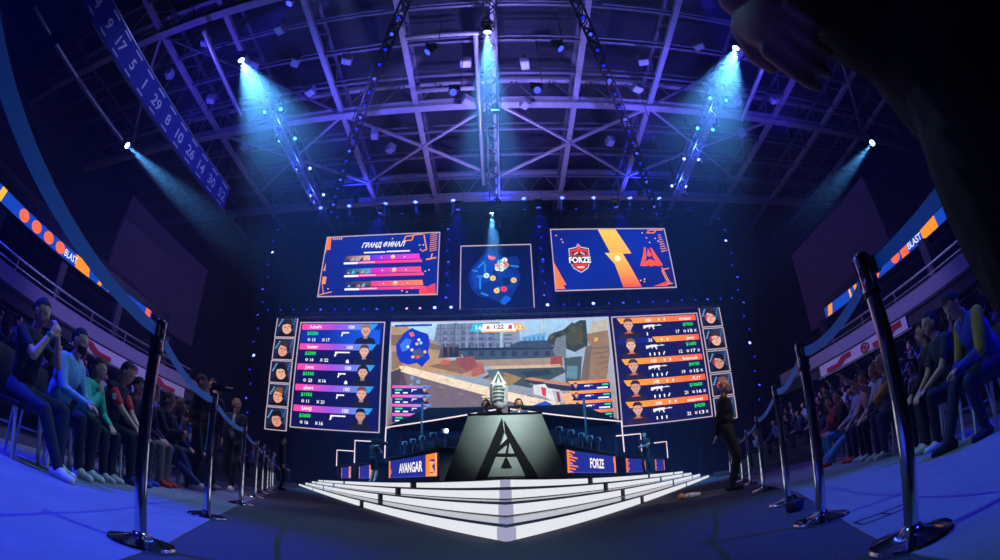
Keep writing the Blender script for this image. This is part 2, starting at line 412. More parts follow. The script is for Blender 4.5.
# row of number banners hung high on the left
BNV = mat('banner_navy', (34, 44, 150), 0.8); BNT = mat('banner_digit', (214, 214, 235), 0.8)
for i, dg in enumerate(['4', '9', '17', '5', '1', '29', '8', '10', '26', '14', '30', '52']):
    y = 4.0 + i * 1.34
    root = thing('number_banner', 'dark blue hanging banner with the number %s in pale digits' % dg, 'banner', (-16.5, y, 14.95), 0, 'number banners on the left')
    b = MB(); b.box((0, 0, 0.82), (0.04, 1.32, 1.64), BNV); b.build('cloth', root)
    b = MB()
    vs, fs, x0, x1, y0, y1 = text_geo(dg, 0.02); sc = 0.62 / 0.73; w = (x1 - x0) * sc
    b.add([(0.026, -w / 2 + (q.x - x0) * sc, 0.48 + q.y * sc) for q in vs], fs, BNT); b.build('number', root)
    b = MB(); b.box((0.03, 0, 1.45), (0.02, 0.7, 0.10), BNT); b.build('printed_line', root); b = MB(); b.box((0.03, 0, .18), (0.02, 0.55, 0.08), BNT); b.build('printed_line', root)
    b = MB(); b.tube([(0, -.66, 1.66), (0, .66, 1.66)], 0.04, ALU); b.tube([(0, 0, 1.66), (0, 0, 7.6)], 0.015, ALU, 6); b.build('hanging_rod', root)

# ducts under the roof
def duct(name_lab, p0, p1, r):
    b = MB(); p0, p1 = V3(p0), V3(p1); n = int((p1 - p0).length / 0.22)
    pts = []; rs = []
    for i in range(n + 1): pts.append(p0.lerp(p1, i / n)); rs.append(r * (1.0 if i % 2 else 0.86))
    b.tube(pts, rs, FOIL, 12); return tag(b.build('ventilation_duct'), name_lab, 'duct')
duct('crinkled foil duct across the roof centre, nearer the camera', (-4.7, 13.9, 21.7), (-0.2, 13.9, 21.7), .17)
duct('crinkled foil duct across the roof centre, farther from the camera', (-4.7, 17.95, 21.7), (-1.2, 17.95, 21.7), .15)
for k, (y0, y1) in enumerate([(2.7, 5.5), (6.5, 10.0), (11.3, 18.1)]):
    duct('pale duct run high on the far left, %s' % ['first from the camera', 'second from the camera', 'third from the camera'][k], (-26.5, y0 * .93, 20), (-26.5, y1 * .93, 20), .16)
duct('pale pinkish duct running back beside the middle truss', (-0.95, 14.0, 21.8), (-1.0, 27.5, 21.8), .16)
duct('pale duct running back at the left of the roof', (-16.2, 10.5, 21.5), (-16.6, 17.7, 21.5), .18)
duct('pale duct running back at the right of the roof', (16.2, 13.0, 21.5), (16.6, 19.5, 21.5), .18)
# ------------------------------------------------------------------ stage: four lit steps meeting in a sharp front corner
LIT = glow('lit_step_panel', (236, 238, 246), 0.95)
LITC = glow('lit_step_corner', (178, 178, 212), 0.8)
STEPTOP = mat('step_top_acrylic', (190, 190, 205), 0.12, 0, 0.05, 10, 0, 1.0)
STEPBLK = mat('step_black', (12, 12, 15), 0.5)
SL, SR = -0.525, 0.54
RH = 0.145
stage = thing('stage', 'arrow-shaped stage with four white glowing steps', 'stage', (0, 3.43, 0))
def Lp(y0, t): return V3((SL * t, y0 + t, 0))          # t = metres in y behind the tier's corner
def Rp(y0, t): return V3((SR * t, y0 + t, 0))
O3 = V3((0, 3.43, 0))
for k in range(4):
    y0 = 3.43 + 0.98 * k; zt = RH * (k + 1); zb = RH * k
    yl, yr = 29.5 + .3 * k, 22.5 + .3 * k
    a, bL, bR = V3((0, y0, 0)) - O3, Lp(y0, yl - y0) - O3, Rp(y0, yr - y0) - O3
    b = MB()                                                       # carcass and tread
    ins = V3((0, 0.03, 0)); top = [(0, a.y + .05), (bR.x, bR.y + .05), (9.2, 29 - 3.43), (-9.2, 31 - 3.43), (bL.x, bL.y + .05)]
    b.prism(top, 0.0 if k == 0 else zb - .02, zt - 0.022, STEPBLK); b.build('carcass', stage)
    b = MB(); top2 = [(0, a.y), (bR.x, bR.y), (9.2, 29 - 3.43), (-9.2, 31 - 3.43), (bL.x, bL.y)]
    b.prism(top2, zt - 0.022, zt, STEPTOP if k < 3 else mat('stage_deck', (40, 40, 48), 0.35, 0, .1, 5)); b.build('tread', stage)
    gl = [(8.46, .5), (18.75, .6), (26.8, .7)]; gr = [(7.55, .36), (13.3, .45), (18.6, .5)]
    offL = [0, .6, 1.13, 1.71][k]; offR = [0, .72, 1.4, 2.05][k]
    for side, P, gs, end in (('L', Lp, [(g + offL * (1 if i == 0 else .4), w) for i, (g, w) in enumerate(gl)], yl), ('R', Rp, [(g + offR * (1 if i == 0 else .9), w) for i, (g, w) in enumerate(gr)], yr)):
        cuts = [y0 + 0.13]
        for g, w in gs: cuts += [g - w / 2, g + w / 2]
        cuts.append(end)
        segs = [(cuts[i], cuts[i + 1]) for i in range(0, len(cuts), 2) if cuts[i + 1] > cuts[i]]
        nrm = V3((-1, SL, 0)).normalized() if side == 'L' else V3((1, -SR, 0)).normalized()
        def panel(ya, yb, m, nm):
            p, q = P(y0, ya - y0) - O3, P(y0, yb - y0) - O3
            f = nrm * 0.004
            zz0, zz1 = zb + .012, zt - 0.03
            mb = MB(); mb.slab([(p.x + f.x, p.y + f.y, zz0), (q.x + f.x, q.y + f.y, zz0), (q.x + f.x, q.y + f.y, zz1), (p.x + f.x, p.y + f.y, zz1)], -nrm * 0.05, m)
            return mb.build(nm, stage)
        for ya, yb in segs: panel(ya, yb, LIT, 'light_panel')
        panel(y0 + .004, y0 + .126, LITC, 'corner_panel')

# ------------------------------------------------------------------ podium with the big letter emblem
DZ = RH * 4
PODM = mat('podium_gunmetal', (128, 138, 140), 0.26, 0.75, 0.06, 3)
PODD = mat('podium_dark', (20, 22, 25), 0.35, 0.5, 0.05, 5)
PODB = mat('podium_brushed', (215, 224, 222), 0.28, 0.6, 0.05, 4)
podium = thing('podium', 'tapered gunmetal presenter podium with a large A-shaped emblem', 'podium', (0.03, 9.35, DZ))
H_ = 1.42; WB, WT = 1.24, 0.76
def front(u, z, off=0.0):       # point on the podium's sloping front
    return V3((u, 0.30 * z / H_ - off, z))
b = MB()
vs = [front(-WB, 0), front(WB, 0), V3((WB, .95, 0)), V3((-WB, .95, 0)), front(-WT, H_), front(WT, H_), V3((WT, .85, H_)), V3((-WT, .85, H_))]
b.add(vs, [(3, 2, 1, 0), (4, 5, 6, 7), (0, 1, 5, 4), (1, 2, 6, 5), (2, 3, 7, 6), (3, 0, 4, 7)], PODM); b.build('body', podium)
b = MB(); b.rbox((0, .58, H_ + .02), (2 * WT + .04, .60, .04), PODD, .01); b.build('top_slab', podium)
def fpoly(pts, m, nm, th=.03, lab=None):
    mb = MB(); mb.slab([front(u, z, 0.002) for u, z in pts], V3((0, -th, 0.0)), m); o = mb.build(nm, podium)
    if lab: o['label'] = lab
    return o
# A outline: left leg, right leg (dark), bright triangle inside with inner bars
AP = (-0.05, 1.30)
fpoly([(-0.60, 0.08), (-0.38, 0.08), (-0.02, 1.06), (-0.06, 1.36)], PODD, 'emblem_left_leg', .03, 'dark left stroke of the emblem')
fpoly([(0.62, 0.08), (0.38, 0.08), (0.0, 1.00), (-0.03, 1.32)], PODD, 'emblem_right_leg', .035, 'dark right stroke of the emblem')
fpoly([(-0.37, 0.10), (0.37, 0.10), (0.0, 1.00)], PODB, 'emblem_plate', .015, 'bright brushed plate inside the emblem')
fpoly([(-0.28, 0.60), (-0.24, 0.54), (0.12, 0.86), (0.06, 0.92)], PODD, 'emblem_bar', .04, 'dark slanted bar')
fpoly([(-0.27, 0.53), (0.25, 0.51), (0.23, 0.57), (-0.26, 0.59)], PODD, 'emblem_bar', .04, 'dark level bar')
fpoly([(-0.02, 0.54), (0.03, 0.54), (0.09, 0.86), (0.05, 0.86)], PODD, 'emblem_bar', .045, 'dark upright bar')
fpoly([(-0.11, 0.28), (0.11, 0.28), (0.0, 0.53)], PODD, 'emblem_triangle', .04, 'small dark triangle')

# trophy on the podium
TRO = mat('silver_glass_trophy', (236, 244, 240), 0.3, 0.1, 0.12, 12)
TRO2 = mat('trophy_engraving', (84, 96, 94), 0.4, 0.6, 0.1, 20)
tr = thing('trophy', 'tall silver trophy with a pointed top standing on the podium', 'trophy', (-0.09, 9.95, DZ + H_ + .04)); tr.scale = (.84, .84, .86)
b = MB(); b.lathe([(.17, 0), (.18, .03), (.12, .06), (.07, .10), (.06, .14)], PODD, seg=24); b.build('foot', tr)
b = MB(); b.lathe([(.05, .14), (.12, .17), (.20, .25), (.235, .40), (.235, .72), (.225, .78)], TRO, seg=8); b.build('cup', tr)
b = MB()
for i, z in enumerate((.36, .45, .54, .63, .71)):
    w = [.26, .30, .30, .32, .22][i]
    b.box((0.0, -.226, z), (w, .02, .035), TRO2)
b.build('engraved_lines', tr)
b = MB()
b.add([(-.20, -.16, .78), (.20, -.16, .78), (.20, .16, .78), (-.20, .16, .78), (.0, 0, 1.16)], [(3, 2, 1, 0), (0, 1, 4), (1, 2, 4), (2, 3, 4), (3, 0, 4)], TRO)
b.build('pointed_lid', tr)
b = MB(); b.slab([(-.10, -.135, .82), (-.05, -.135, .82), (0, -.07, 1.02), (-.01, -.05, 1.08)], (0, -.02, 0), TRO2); b.slab([(.10, -.135, .82), (.05, -.135, .82), (0, -.07, 1.02), (.01, -.05, 1.08)], (0, -.02, 0), TRO2); b.build('lid_emblem', tr)
# ------------------------------------------------------------------ team desks along both edges, each with a lit front
NAVY = (34, 44, 140); ORG = (255, 130, 50); ORG2 = (255, 165, 80)
def desk(side, p0, p1, text, lab, h=1.04):
    """p0 near end, p1 far end of the desk's front at deck level"""
    p0, p1 = V3((p0[0], p0[1], DZ)), V3((p1[0], p1[1], DZ))
    s = -1 if side == 'L' else 1
    root = thing('team_desk', lab, 'desk', p0, 0, 'team desks on the stage')
    d = (p1 - p0); L = d.length; d.normalize()
    nrm = V3((d.y, -d.x, 0)) if s < 0 else V3((-d.y, d.x, 0))
    if nrm.y > 0: nrm = -nrm
    rot = Matrix((d, -nrm, V3((0, 0, 1)))).transposed()
    c = d * (L / 2)
    b = MB(); b.rbox(c - nrm * .45 + V3((0, 0, h + .03)), (L + .1, 1.0, .06), BLACKP, .015, rot); b.build('desk_top', root)
    b = MB(); b.box(c - nrm * .06 + V3((0, 0, h / 2)), (L, .10, h), BLACK, rot); b.build('front_panel', root)
    for t in (0.06, L - .06):
        b = MB(); b.box(d * t - nrm * .5 + V3((0, 0, h / 2)), (.06, .8, h), BLACK, rot); b.build('end_panel', root)
    hh = 0.70; z0 = 0.24
    if s < 0: B = Board(d * (L - .15) + nrm * 0.0 + V3((0, 0, z0)), -d, (0, 0, 1), nrm, SCR, .006)
    else: B = Board(d * .15 + V3((0, 0, z0)), d, (0, 0, 1), nrm, SCR, .006)
    W = L - .3
    B.rect(0, 0, W, hh, NAVY, 1); B.rect(0, 0, W, .03, (60, 70, 170), 2)
    if text: B.text(text, W * (.52 if s < 0 else .53), hh * .27, hh * .50, (238, 232, 240), 3, 'C', W * (.49 if s < 0 else .30), 0, .03)
    def frag(u0, u1, dense):
        w = u1 - u0
        B.rect(u0, 0, u0 + w * .35, hh, ORG, 2, 0)
        B.poly([(u0 + w * .3, 0), (u0 + w, 0), (u0 + w * .6, hh * .45), (u0 + w * .9, hh * .62), (u0 + w * .3, hh * .7)], ORG2, 2)
        B.rect(u0 + w * .4, hh * .15, u0 + w * .75, hh * .2, NAVY, 3); B.rect(u0 + w * .2, hh * .75, u0 + w * .9, hh, ORG, 2, -.08)
    def hatch(u0, w):
        for i in range(8):
            v = hh * i / 8; B.poly([(u0, v + .05), (u0 + w * (.5 + .5 * ((i * 7) % 3) / 2), v), (u0 + w * (.5 + .5 * ((i * 7) % 3) / 2), v + .05), (u0, v + .09)], ORG, 2)
        B.rect(u0, 0, u0 + w * .2, hh, ORG, 2)
    if s < 0: B.rect(0, 0, W * .04, hh, ORG, 2); B.rect(W * .05, hh * .2, W * .065, hh * .5, ORG2, 2); frag(W * .82, W * .99, 1); B.rect(W * .97, 0, W, hh, ORG2, 3)
    else: hatch(0, W * .16); B.rect(W * .955, 0, W, hh, ORG, 2); B.rect(W * .94, hh * .6, W * .95, hh * .9, ORG2, 2)
    o = B.mb.build('lit_front', root)
    if text: o['label'] = 'lit blue and orange front with the team name'
    else: o['label'] = 'lit blue front with orange edges'
    return root
desk('L', (-1.86, 13.4), (-4.70, 18.75), 'AVANGAR', 'nearest desk of the left team, its lit front showing a team name')
desk('L', (-6.29, 22.0), (-8.05, 25.3), '', 'middle desk on the left stage edge, behind the cameraman')
desk('L', (-8.62, 25.7), (-10.5, 29.2), '', 'farthest small desk on the left stage edge')
desk('R', (1.72, 13.4), (4.62, 19.3), 'FORZE', 'nearest desk of the right team, its lit front showing a team name')
desk('R', (5.5, 21.2), (7.6, 24.8), '', 'middle desk on the right stage edge, beside the man with folded arms')
desk('R', (8.5, 26.0), (10.1, 28.8), '', 'farthest small desk on the right stage edge')

# small cameras on stands along the desk tops
def desk_cam(x, y, z, rz, lab, lit=False):
    root = thing('desk_camera', lab, 'camera', (x, y, z), rz, 'player cameras on the desks')
    b = MB(); b.lathe([(.10, 0), (.10, .02), (.03, .035), (.02, .05)], BLACKP); b.build('foot', root)
    b = MB(); b.tube([(0, 0, .04), (.01, 0, .25), (0, -.02, .42), (0, -.04, .48)], .022, ALU); b.build('stem', root)
    b = MB(); b.rbox((0, -.06, .55), (.20, .18, .16), mat('camera_shell', (120, 140, 146), .4), .03); b.build('camera_head', root)
    b = MB(); b.lathe([(.055, 0), (.06, .05), (.05, .06)], BLACKP if not lit else glow('lit_lamp', (235, 255, 235), 9), (0, -.15, .55), 16, aim_rot((0, -1, 0))); o = b.build('lens', root)
    if lit: o['label'] = 'glaring white lamp'
    return root
ORD = ['first', 'second', 'third', 'fourth', 'fifth']
for i in range(5):
    t = .08 + i * .185; p = V3((-1.86, 13.4, 0)).lerp(V3((-4.70, 18.75, 0)), t)
    desk_cam(p.x + .3, p.y + .25, DZ + 1.10, .4, '%s camera on the left team desk counted from the podium%s' % (ORD[i], ', with a glaring lamp' if i == 0 else ''), i == 0)
for i in range(5):
    t = .10 + i * .175; p = V3((1.72, 13.4, 0)).lerp(V3((4.62, 19.3, 0)), t)
    desk_cam(p.x - .3, p.y + .25, DZ + 1.10, -.4, '%s camera on the right team desk counted from the podium' % ORD[i])
# monitors on the desks
def desk_mon(x, y, rz, lab):
    root = thing('monitor', lab, 'monitor', (x, y, DZ + 1.10), rz, 'players monitors')
    b = MB(); b.rbox((0, 0, .30), (.56, .05, .34), BLACKP, .015); b.build('casing', root)
    b = MB(); b.box((0, .03, .10), (.05, .04, .18), BLACKP); b.box((0, .03, .01), (.24, .18, .02), BLACKP); b.build('stand', root)
for i in range(5):
    p = V3((-1.86, 13.4, 0)).lerp(V3((-4.70, 18.75, 0)), .14 + i * .185); desk_mon(p.x + .72, p.y + .36, .9, '%s black player monitor on the left team desk from the podium' % ORD[i])
    p = V3((1.72, 13.4, 0)).lerp(V3((4.62, 19.3, 0)), .14 + i * .185); desk_mon(p.x - .72, p.y + .36, -.9, '%s black player monitor on the right team desk from the podium' % ORD[i])

# booth canopies with a white light edge, and lit door-shaped frames stepping away behind the desks
NEON = glow('white_light_tube', (245, 222, 232), 1.2)
CANV = mat('black_canopy', (7, 7, 9), 0.9, 0, .2, 3, 0, 0.05)
def canopy(s, lab):
    root = thing('booth_canopy', lab, 'canopy', (0, 0, 0))
    e0 = V3((s * 0.25, 16.2, 3.28)); e1 = V3((s * 4.95, 19.2, 3.02)); 
    r0 = V3((s * 0.2, 19.6, 4.0)); r1 = V3((s * 3.35, 20.4, 4.10)); r2 = V3((s * 5.2, 22.4, 3.3))
    b = MB()
    for poly in ([e0, e1, r1, r0], [e1, r2, r1], [r0, r1, r2, V3((s * .2, 22.4, 3.3))]):
        b.slab(poly, (0, 0, .03), CANV)
    b.build('roof_cloth', root)
    b = MB(); b.tube([e0, e1], .026, NEON); b.tube([e1, V3((s * 4.98, 19.2, DZ + 1.1))], .026, NEON); tag(b.build('light_tube', root), 'thin white light line')
    b = MB(); m_ = V3((s * 3.2, 18.1, DZ)); b.bar(m_, m_ + V3((0, 0, 3.35)), .09, .09, mat('post_grey', (96, 110, 112), .5, .4)); b.build('post', root)
    b = MB(); b.bar(V3((s * 5.0, 22.3, DZ)), V3((s * 5.0, 22.3, 3.3)), .08, .08, BLACK); b.build('post', root)
    b = MB(); b.bar(V3((s * .3, 22.3, DZ)), V3((s * .3, 22.3, 3.3)), .08, .08, BLACK); b.build('post', root)
canopy(-1, 'black peaked canopy with a white light edge over the left team'); canopy(1, 'black peaked canopy with a white light edge over the right team')
def portal(xo, xi, y, ztop, zb, lab):
    root = thing('light_frame', lab, 'light frame', ((xo + xi) / 2, y, DZ), 0, 'lit frames behind the desks')
    w = abs(xo - xi) / 2; s = 1 if xo > xi else -1
    b = MB(); b.tube([(s * w, 0, zb - DZ), (s * w, 0, ztop - DZ), (-s * w, 0, ztop - DZ)], .032, NEON, 8); b.build('light_tube', root)
    b = MB(); b.bar((s * w, .12, 0), (s * w, .12, ztop - DZ + .06), .14, .14, BLACK); b.bar((-s * w, .12, 0), (-s * w, .12, ztop - DZ + .06), .14, .14, BLACK); b.bar((s * w, .12, ztop - DZ + .06), (-s * w, .12, ztop - DZ + .06), .14, .14, BLACK); b.build('black_frame', root)
q = aty(355, 440.5, 24.2); q1 = aty(386, 440, 24.2); q2 = aty(356, 463, 24.2)
portal(q.x, q1.x, 24.2, q.z, q2.z, 'taller white light frame behind the left middle desk')
q = aty(337, 450, 28.6); q1 = aty(356, 449.7, 28.6); q2 = aty(336.5, 466, 28.6)
portal(q.x, q1.x, 28.6, q.z, q2.z, 'lower white light frame at the far left of the stage')
q = aty(637, 434, 24.2); q1 = aty(616, 434, 24.2)
portal(q.x + .2, q1.x, 24.2, q.z, 1.9, 'taller white light frame behind the right middle desk')
q = aty(666.5, 441.5, 28.0); q1 = aty(654, 442, 28.0); q2 = aty(667, 458, 28.0)
portal(q.x, q1.x, 28.0, q.z, q2.z, 'lower white light frame at the far right of the stage')
# ------------------------------------------------------------------ video screens hung in front of the drape
YS = 32.0
EDGE = glow('screen_edge_light', (214, 190, 210), .85, False)
def screen(x0, x1, z0, z1, name, lab, group=None, edge=.07, sm=None):
    root = thing(name, lab, 'screen', ((x0 + x1) / 2, YS, z0), 0, group)
    w, h = x1 - x0, z1 - z0
    b = MB(); b.rbox((0, .22, h / 2), (w + .3, .30, h + .3), BLACK, .03); b.build('casing', root)
    b = MB(); e = edge
    for c, sz in (((0, .03, -e / 2), (w + 2 * e, .08, e)), ((0, .03, h + e / 2), (w + 2 * e, .08, e)), ((-w / 2 - e / 2, .03, h / 2), (e, .08, h)), ((w / 2 + e / 2, .03, h / 2), (e, .08, h))): b.box(c, sz, EDGE)
    tag(b.build('frame', root), 'pale glowing edge')
    B = Board((-w / 2, 0.05, 0), (1, 0, 0), (0, 0, 1), (0, -1, 0), sm or SCR, .008)
    B.w, B.h, B.root = w, h, root
    B.ox, B.oz = x0, z0
    def px(x, y): q = aty(x, y, YS); return (q.x - x0, q.z - z0)
    B.px = px
    return B
def done(B): B.mb.build('display', B.root)
def man(B, u, v, s, skin=(205, 150, 125), hair=(35, 28, 28), shirt=(24, 24, 32), long=False, k=4):
    """a head-and-shoulders picture of a player, v at the chest, s high"""
    B.poly([(u - .50 * s, v), (u + .50 * s, v), (u + .42 * s, v + .22 * s), (u + .16 * s, v + .32 * s), (u - .16 * s, v + .32 * s), (u - .42 * s, v + .22 * s)], shirt, k)
    if long: B.disc(u, v + .60 * s, .27 * s, hair, k + 1, .36 * s)
    B.rect(u - .09 * s, v + .24 * s, u + .09 * s, v + .45 * s, tuple(int(c * .8) for c in skin), k + 2)
    B.disc(u, v + .60 * s, .185 * s, skin, k + 3, .25 * s)
    B.disc(u - .19 * s, v + .58 * s, .03 * s, skin, k + 3, .06 * s, 8); B.disc(u + .19 * s, v + .58 * s, .03 * s, skin, k + 3, .06 * s, 8)
    B.poly([(u - .20 * s, v + .62 * s), (u - .17 * s, v + .73 * s), (u, v + .76 * s), (u + .17 * s, v + .73 * s), (u + .20 * s, v + .62 * s), (u + .21 * s, v + .80 * s), (u + .10 * s, v + .91 * s), (u - .10 * s, v + .91 * s), (u - .21 * s, v + .80 * s)], hair, k + 4)
    for sx in (-1, 1): B.rect(u + sx * .08 * s - .035 * s, v + .60 * s, u + sx * .08 * s + .035 * s, v + .63 * s, (60, 40, 40), k + 4)
    B.rect(u - .06 * s, v + .44 * s, u + .06 * s, v + .465 * s, (150, 80, 80), k + 4)
def pistol(B, u, v, s, c=(235, 235, 240), k=3, fat=1.0):
    if fat < 1: B.rect(u, v + .10 * s, u + s, v + .19 * s, c, k); B.poly([(u + .01 * s, v + .12 * s), (u + .13 * s, v + .12 * s), (u + .07 * s, v - .12 * s), (u - .05 * s, v - .12 * s)], c, k); B.rect(u + .13 * s, v + .05 * s, u + .22 * s, v + .07 * s, c, k); return
    B.rect(u, v + .18 * s, u + s, v + .36 * s, c, k); B.rect(u, v + .36 * s, u + .05 * s, v + .40 * s, c, k); B.poly([(u + .02 * s, v + .2 * s), (u + .20 * s, v + .2 * s), (u + .10 * s, v - .22 * s), (u - .08 * s, v - .22 * s)], c, k)
    B.rect(u + .2 * s, v + .06 * s, u + .36 * s, v + .09 * s, c, k); B.rect(u + .33 * s, v + .06 * s, u + .36 * s, v + .2 * s, c, k)
def rifle(B, u, v, s, c=(235, 235, 240), k=3):
    B.rect(u + .25 * s, v, u + .62 * s, v + .12 * s, c, k); B.rect(u + .60 * s, v + .05 * s, u + s, v + .085 * s, c, k); B.rect(u + .84 * s, v + .08 * s, u + .87 * s, v + .14 * s, c, k)
    B.poly([(u, v - .06 * s), (u + .05 * s, v - .08 * s), (u + .27 * s, v + .02 * s), (u + .27 * s, v + .11 * s), (u, v + .09 * s)], c, k)
    B.poly([(u + .31 * s, v), (u + .36 * s, v), (u + .33 * s, v - .09 * s), (u + .28 * s, v - .09 * s)], c, k)
    B.poly([(u + .48 * s, v), (u + .54 * s, v), (u + .60 * s, v - .12 * s), (u + .54 * s, v - .14 * s)], c, k)
PINK, VIOL, CYAN = (255, 70, 160), (150, 80, 220), (20, 150, 235)
NAV = (14, 14, 78)
def hud_left(B, u0, v0, w, h, name, money, kd, gun, i, big=True):
    """one player row of the left team"""
    bh = h * .30
    B.rect(u0, v0, u0 + w, v0 + h, NAV if i else (16, 40, 150), 1)
    if i == 0: B.grad(u0 + w * .3, v0, u0 + w * .98, v0 + h * .7, (16, 40, 150), (20, 90, 230), 2)
    B.poly([(u0, v0 + h - bh), (u0 + w * .45, v0 + h - bh), (u0 + w * .45, v0 + h), (u0, v0 + h)], [PINK, VIOL, VIOL, PINK], 3)
    B.poly([(u0 + w * .45, v0 + h - bh), (u0 + w * .90, v0 + h - bh), (u0 + w * .95, v0 + h), (u0 + w * .45, v0 + h)], [VIOL, CYAN, CYAN, VIOL], 3)
    T = (245, 240, 248)
    B.text(name, u0 + w * .10, v0 + h * .77, bh * .55, T, 4, bold=.02); B.text('100', u0 + w * .60, v0 + h * .76, bh * .55, T, 4, bold=.02)
    B.text(money, u0 + w * .08, v0 + h * .44, h * .17, (30, 235, 90), 4, bold=.02)
    B.disc(u0 + w * .11, v0 + h * .20, h * .07, T, 4); B.disc(u0 + w * .11, v0 + h * .20, h * .04, NAV, 5); B.text(kd[0], u0 + w * .155, v0 + h * .12, h * .16, T, 4, bold=.02)
    B.text('X', u0 + w * .28, v0 + h * .13, h * .14, T, 4, bold=.03); B.text(kd[1], u0 + w * .335, v0 + h * .12, h * .16, T, 4, bold=.02)
    if gun == 'p': pistol(B, u0 + w * .52, v0 + h * .46, w * .09)
    else: pistol(B, u0 + w * .46, v0 + h * .48, w * .18, fat=.5)
    if i in (1, 2): B.poly([(u0 + w * .60, v0 + h * .08), (u0 + w * .64, v0 + h * .08), (u0 + w * .635, v0 + h * .2), (u0 + w * .62, v0 + h * .26), (u0 + w * .605, v0 + h * .2)], T, 4)
def hud_right(B, u0, v0, w, h, name, money, kd, hp, i):
    OA, OB = (255, 160, 40), (255, 90, 50)
    bh = h * .28
    B.rect(u0, v0, u0 + w, v0 + h, (20, 18, 74), 1)
    T = (245, 240, 245)
    a = .42 if i == 1 else .03
    B.poly([(u0 + w * (a + .04), v0 + h - bh), (u0 + w, v0 + h - bh), (u0 + w, v0 + h), (u0 + w * a, v0 + h)], [OA, OB, OB, OA], 3)
    if i == 1: B.rect(u0, v0 + h - bh, u0 + w * .40, v0 + h, (16, 34, 120), 2)
    B.text(name, u0 + w * .94, v0 + h * .77, bh * .55, T, 4, 'R', bold=.02); B.text(hp, u0 + w * .37, v0 + h * .77, bh * .55, T, 4, bold=.02)
    for q in (.53, .60): B.disc(u0 + w * q, v0 + h * .86, h * .05, T, 4); B.rect(u0 + w * q - h * .02, v0 + h * .76, u0 + w * q + h * .02, v0 + h * .84, T, 4)
    B.text(money, u0 + w * .95, v0 + h * .46, h * .16, (30, 235, 90), 4, 'R', bold=.02)
    B.text(kd[0], u0 + w * .72, v0 + h * .12, h * .16, T, 4, bold=.02); B.disc(u0 + w * .83, v0 + h * .19, h * .065, T, 4); B.disc(u0 + w * .83, v0 + h * .19, h * .035, NAV, 5)
    B.text(kd[1], u0 + w * .87, v0 + h * .12, h * .16, T, 4, bold=.02, width=w * .06); B.text('X', u0 + w * .95, v0 + h * .13, h * .13, T, 4, bold=.03)
    rifle(B, u0 + w * .33, v0 + h * .50, w * .22)
    for j in range([1, 4, 4, 4, 3][i]):
        q = u0 + w * (.36 + .055 * j)
        if j == 3: B.line(q, v0 + h * .10, q + w * .02, v0 + h * .26, w * .012, T, 4)
        else: B.rect(q, v0 + h * .08, q + w * .014, v0 + h * .19, T, 4); B.disc(q + w * .007, v0 + h * .20, w * .009, T, 4, None, 8)

# --- left and right player boards
B = screen(-15.8, -8.8, 4.40, 12.70, 'video_screen', 'left scoreboard screen listing five players with pink and blue bars')
B.rect(0, 0, B.w, B.h, NAV, 0)
for i, (nm, mo, kd, g) in enumerate([('AdreN', '$3200', ('13', '17'), 'p'), ('buster', '$2000', ('14', '22'), 's'), ('Jame', '$3300', ('23', '16'), 'p'), ('qikert', '$1950', ('11', '21'), 'p'), ('SANJI', '$3600', ('16', '16'), 's')]):
    h = B.h * .98 / 5; v = B.h * .99 - (i + 1) * h
    hud_left(B, B.w * .02, v, B.w * .96, h, nm, mo, kd, g, i)
    man(B, B.w * .80, v + h * .01, h * 1.06, [(214, 160, 135), (220, 170, 150), (205, 160, 140), (214, 164, 140), (190, 140, 115)][i], [(150, 110, 80), (90, 60, 45), (25, 20, 22), (110, 70, 45), (20, 16, 18)][i], long=(i == 2))
    if i == 0: B.rect(B.w * .765, v + h * .57, B.w * .835, v + h * .60, (40, 40, 50), 9)
done(B)
B = screen(8.34, 15.40, 4.43, 12.65, 'video_screen', 'right scoreboard screen listing five players with orange bars')
B.rect(0, 0, B.w, B.h, (20, 18, 74), 0)
for i, (nm, mo, kd, hp) in enumerate([('almazer', '$7950', ('17', '15'), '100'), ('Jerry', '$1600', ('12', '17'), '55'), ('facecrack', '$4150', ('19', '15'), '100'), ('FL1T', '$10600', ('21', '16'), '100'), ('xsepower', '$4250', ('22', '13'), '100')]):
    h = B.h * .98 / 5; v = B.h * .99 - (i + 1) * h
    hud_right(B, B.w * .02, v, B.w * .96, h, nm, mo, kd, hp, i)
    man(B, B.w * .17, v + h * .01, h * 1.06, [(215, 160, 135), (225, 170, 145), (210, 155, 130), (205, 150, 125), (215, 160, 135)][i], [(90, 60, 45), (130, 85, 55), (60, 45, 40), (40, 30, 30), (45, 32, 30)][i], (40, 30, 38))
    B.rect(B.w * .12, v + h * .22, B.w * .21, v + h * .26, (230, 80, 50), 9)
done(B)

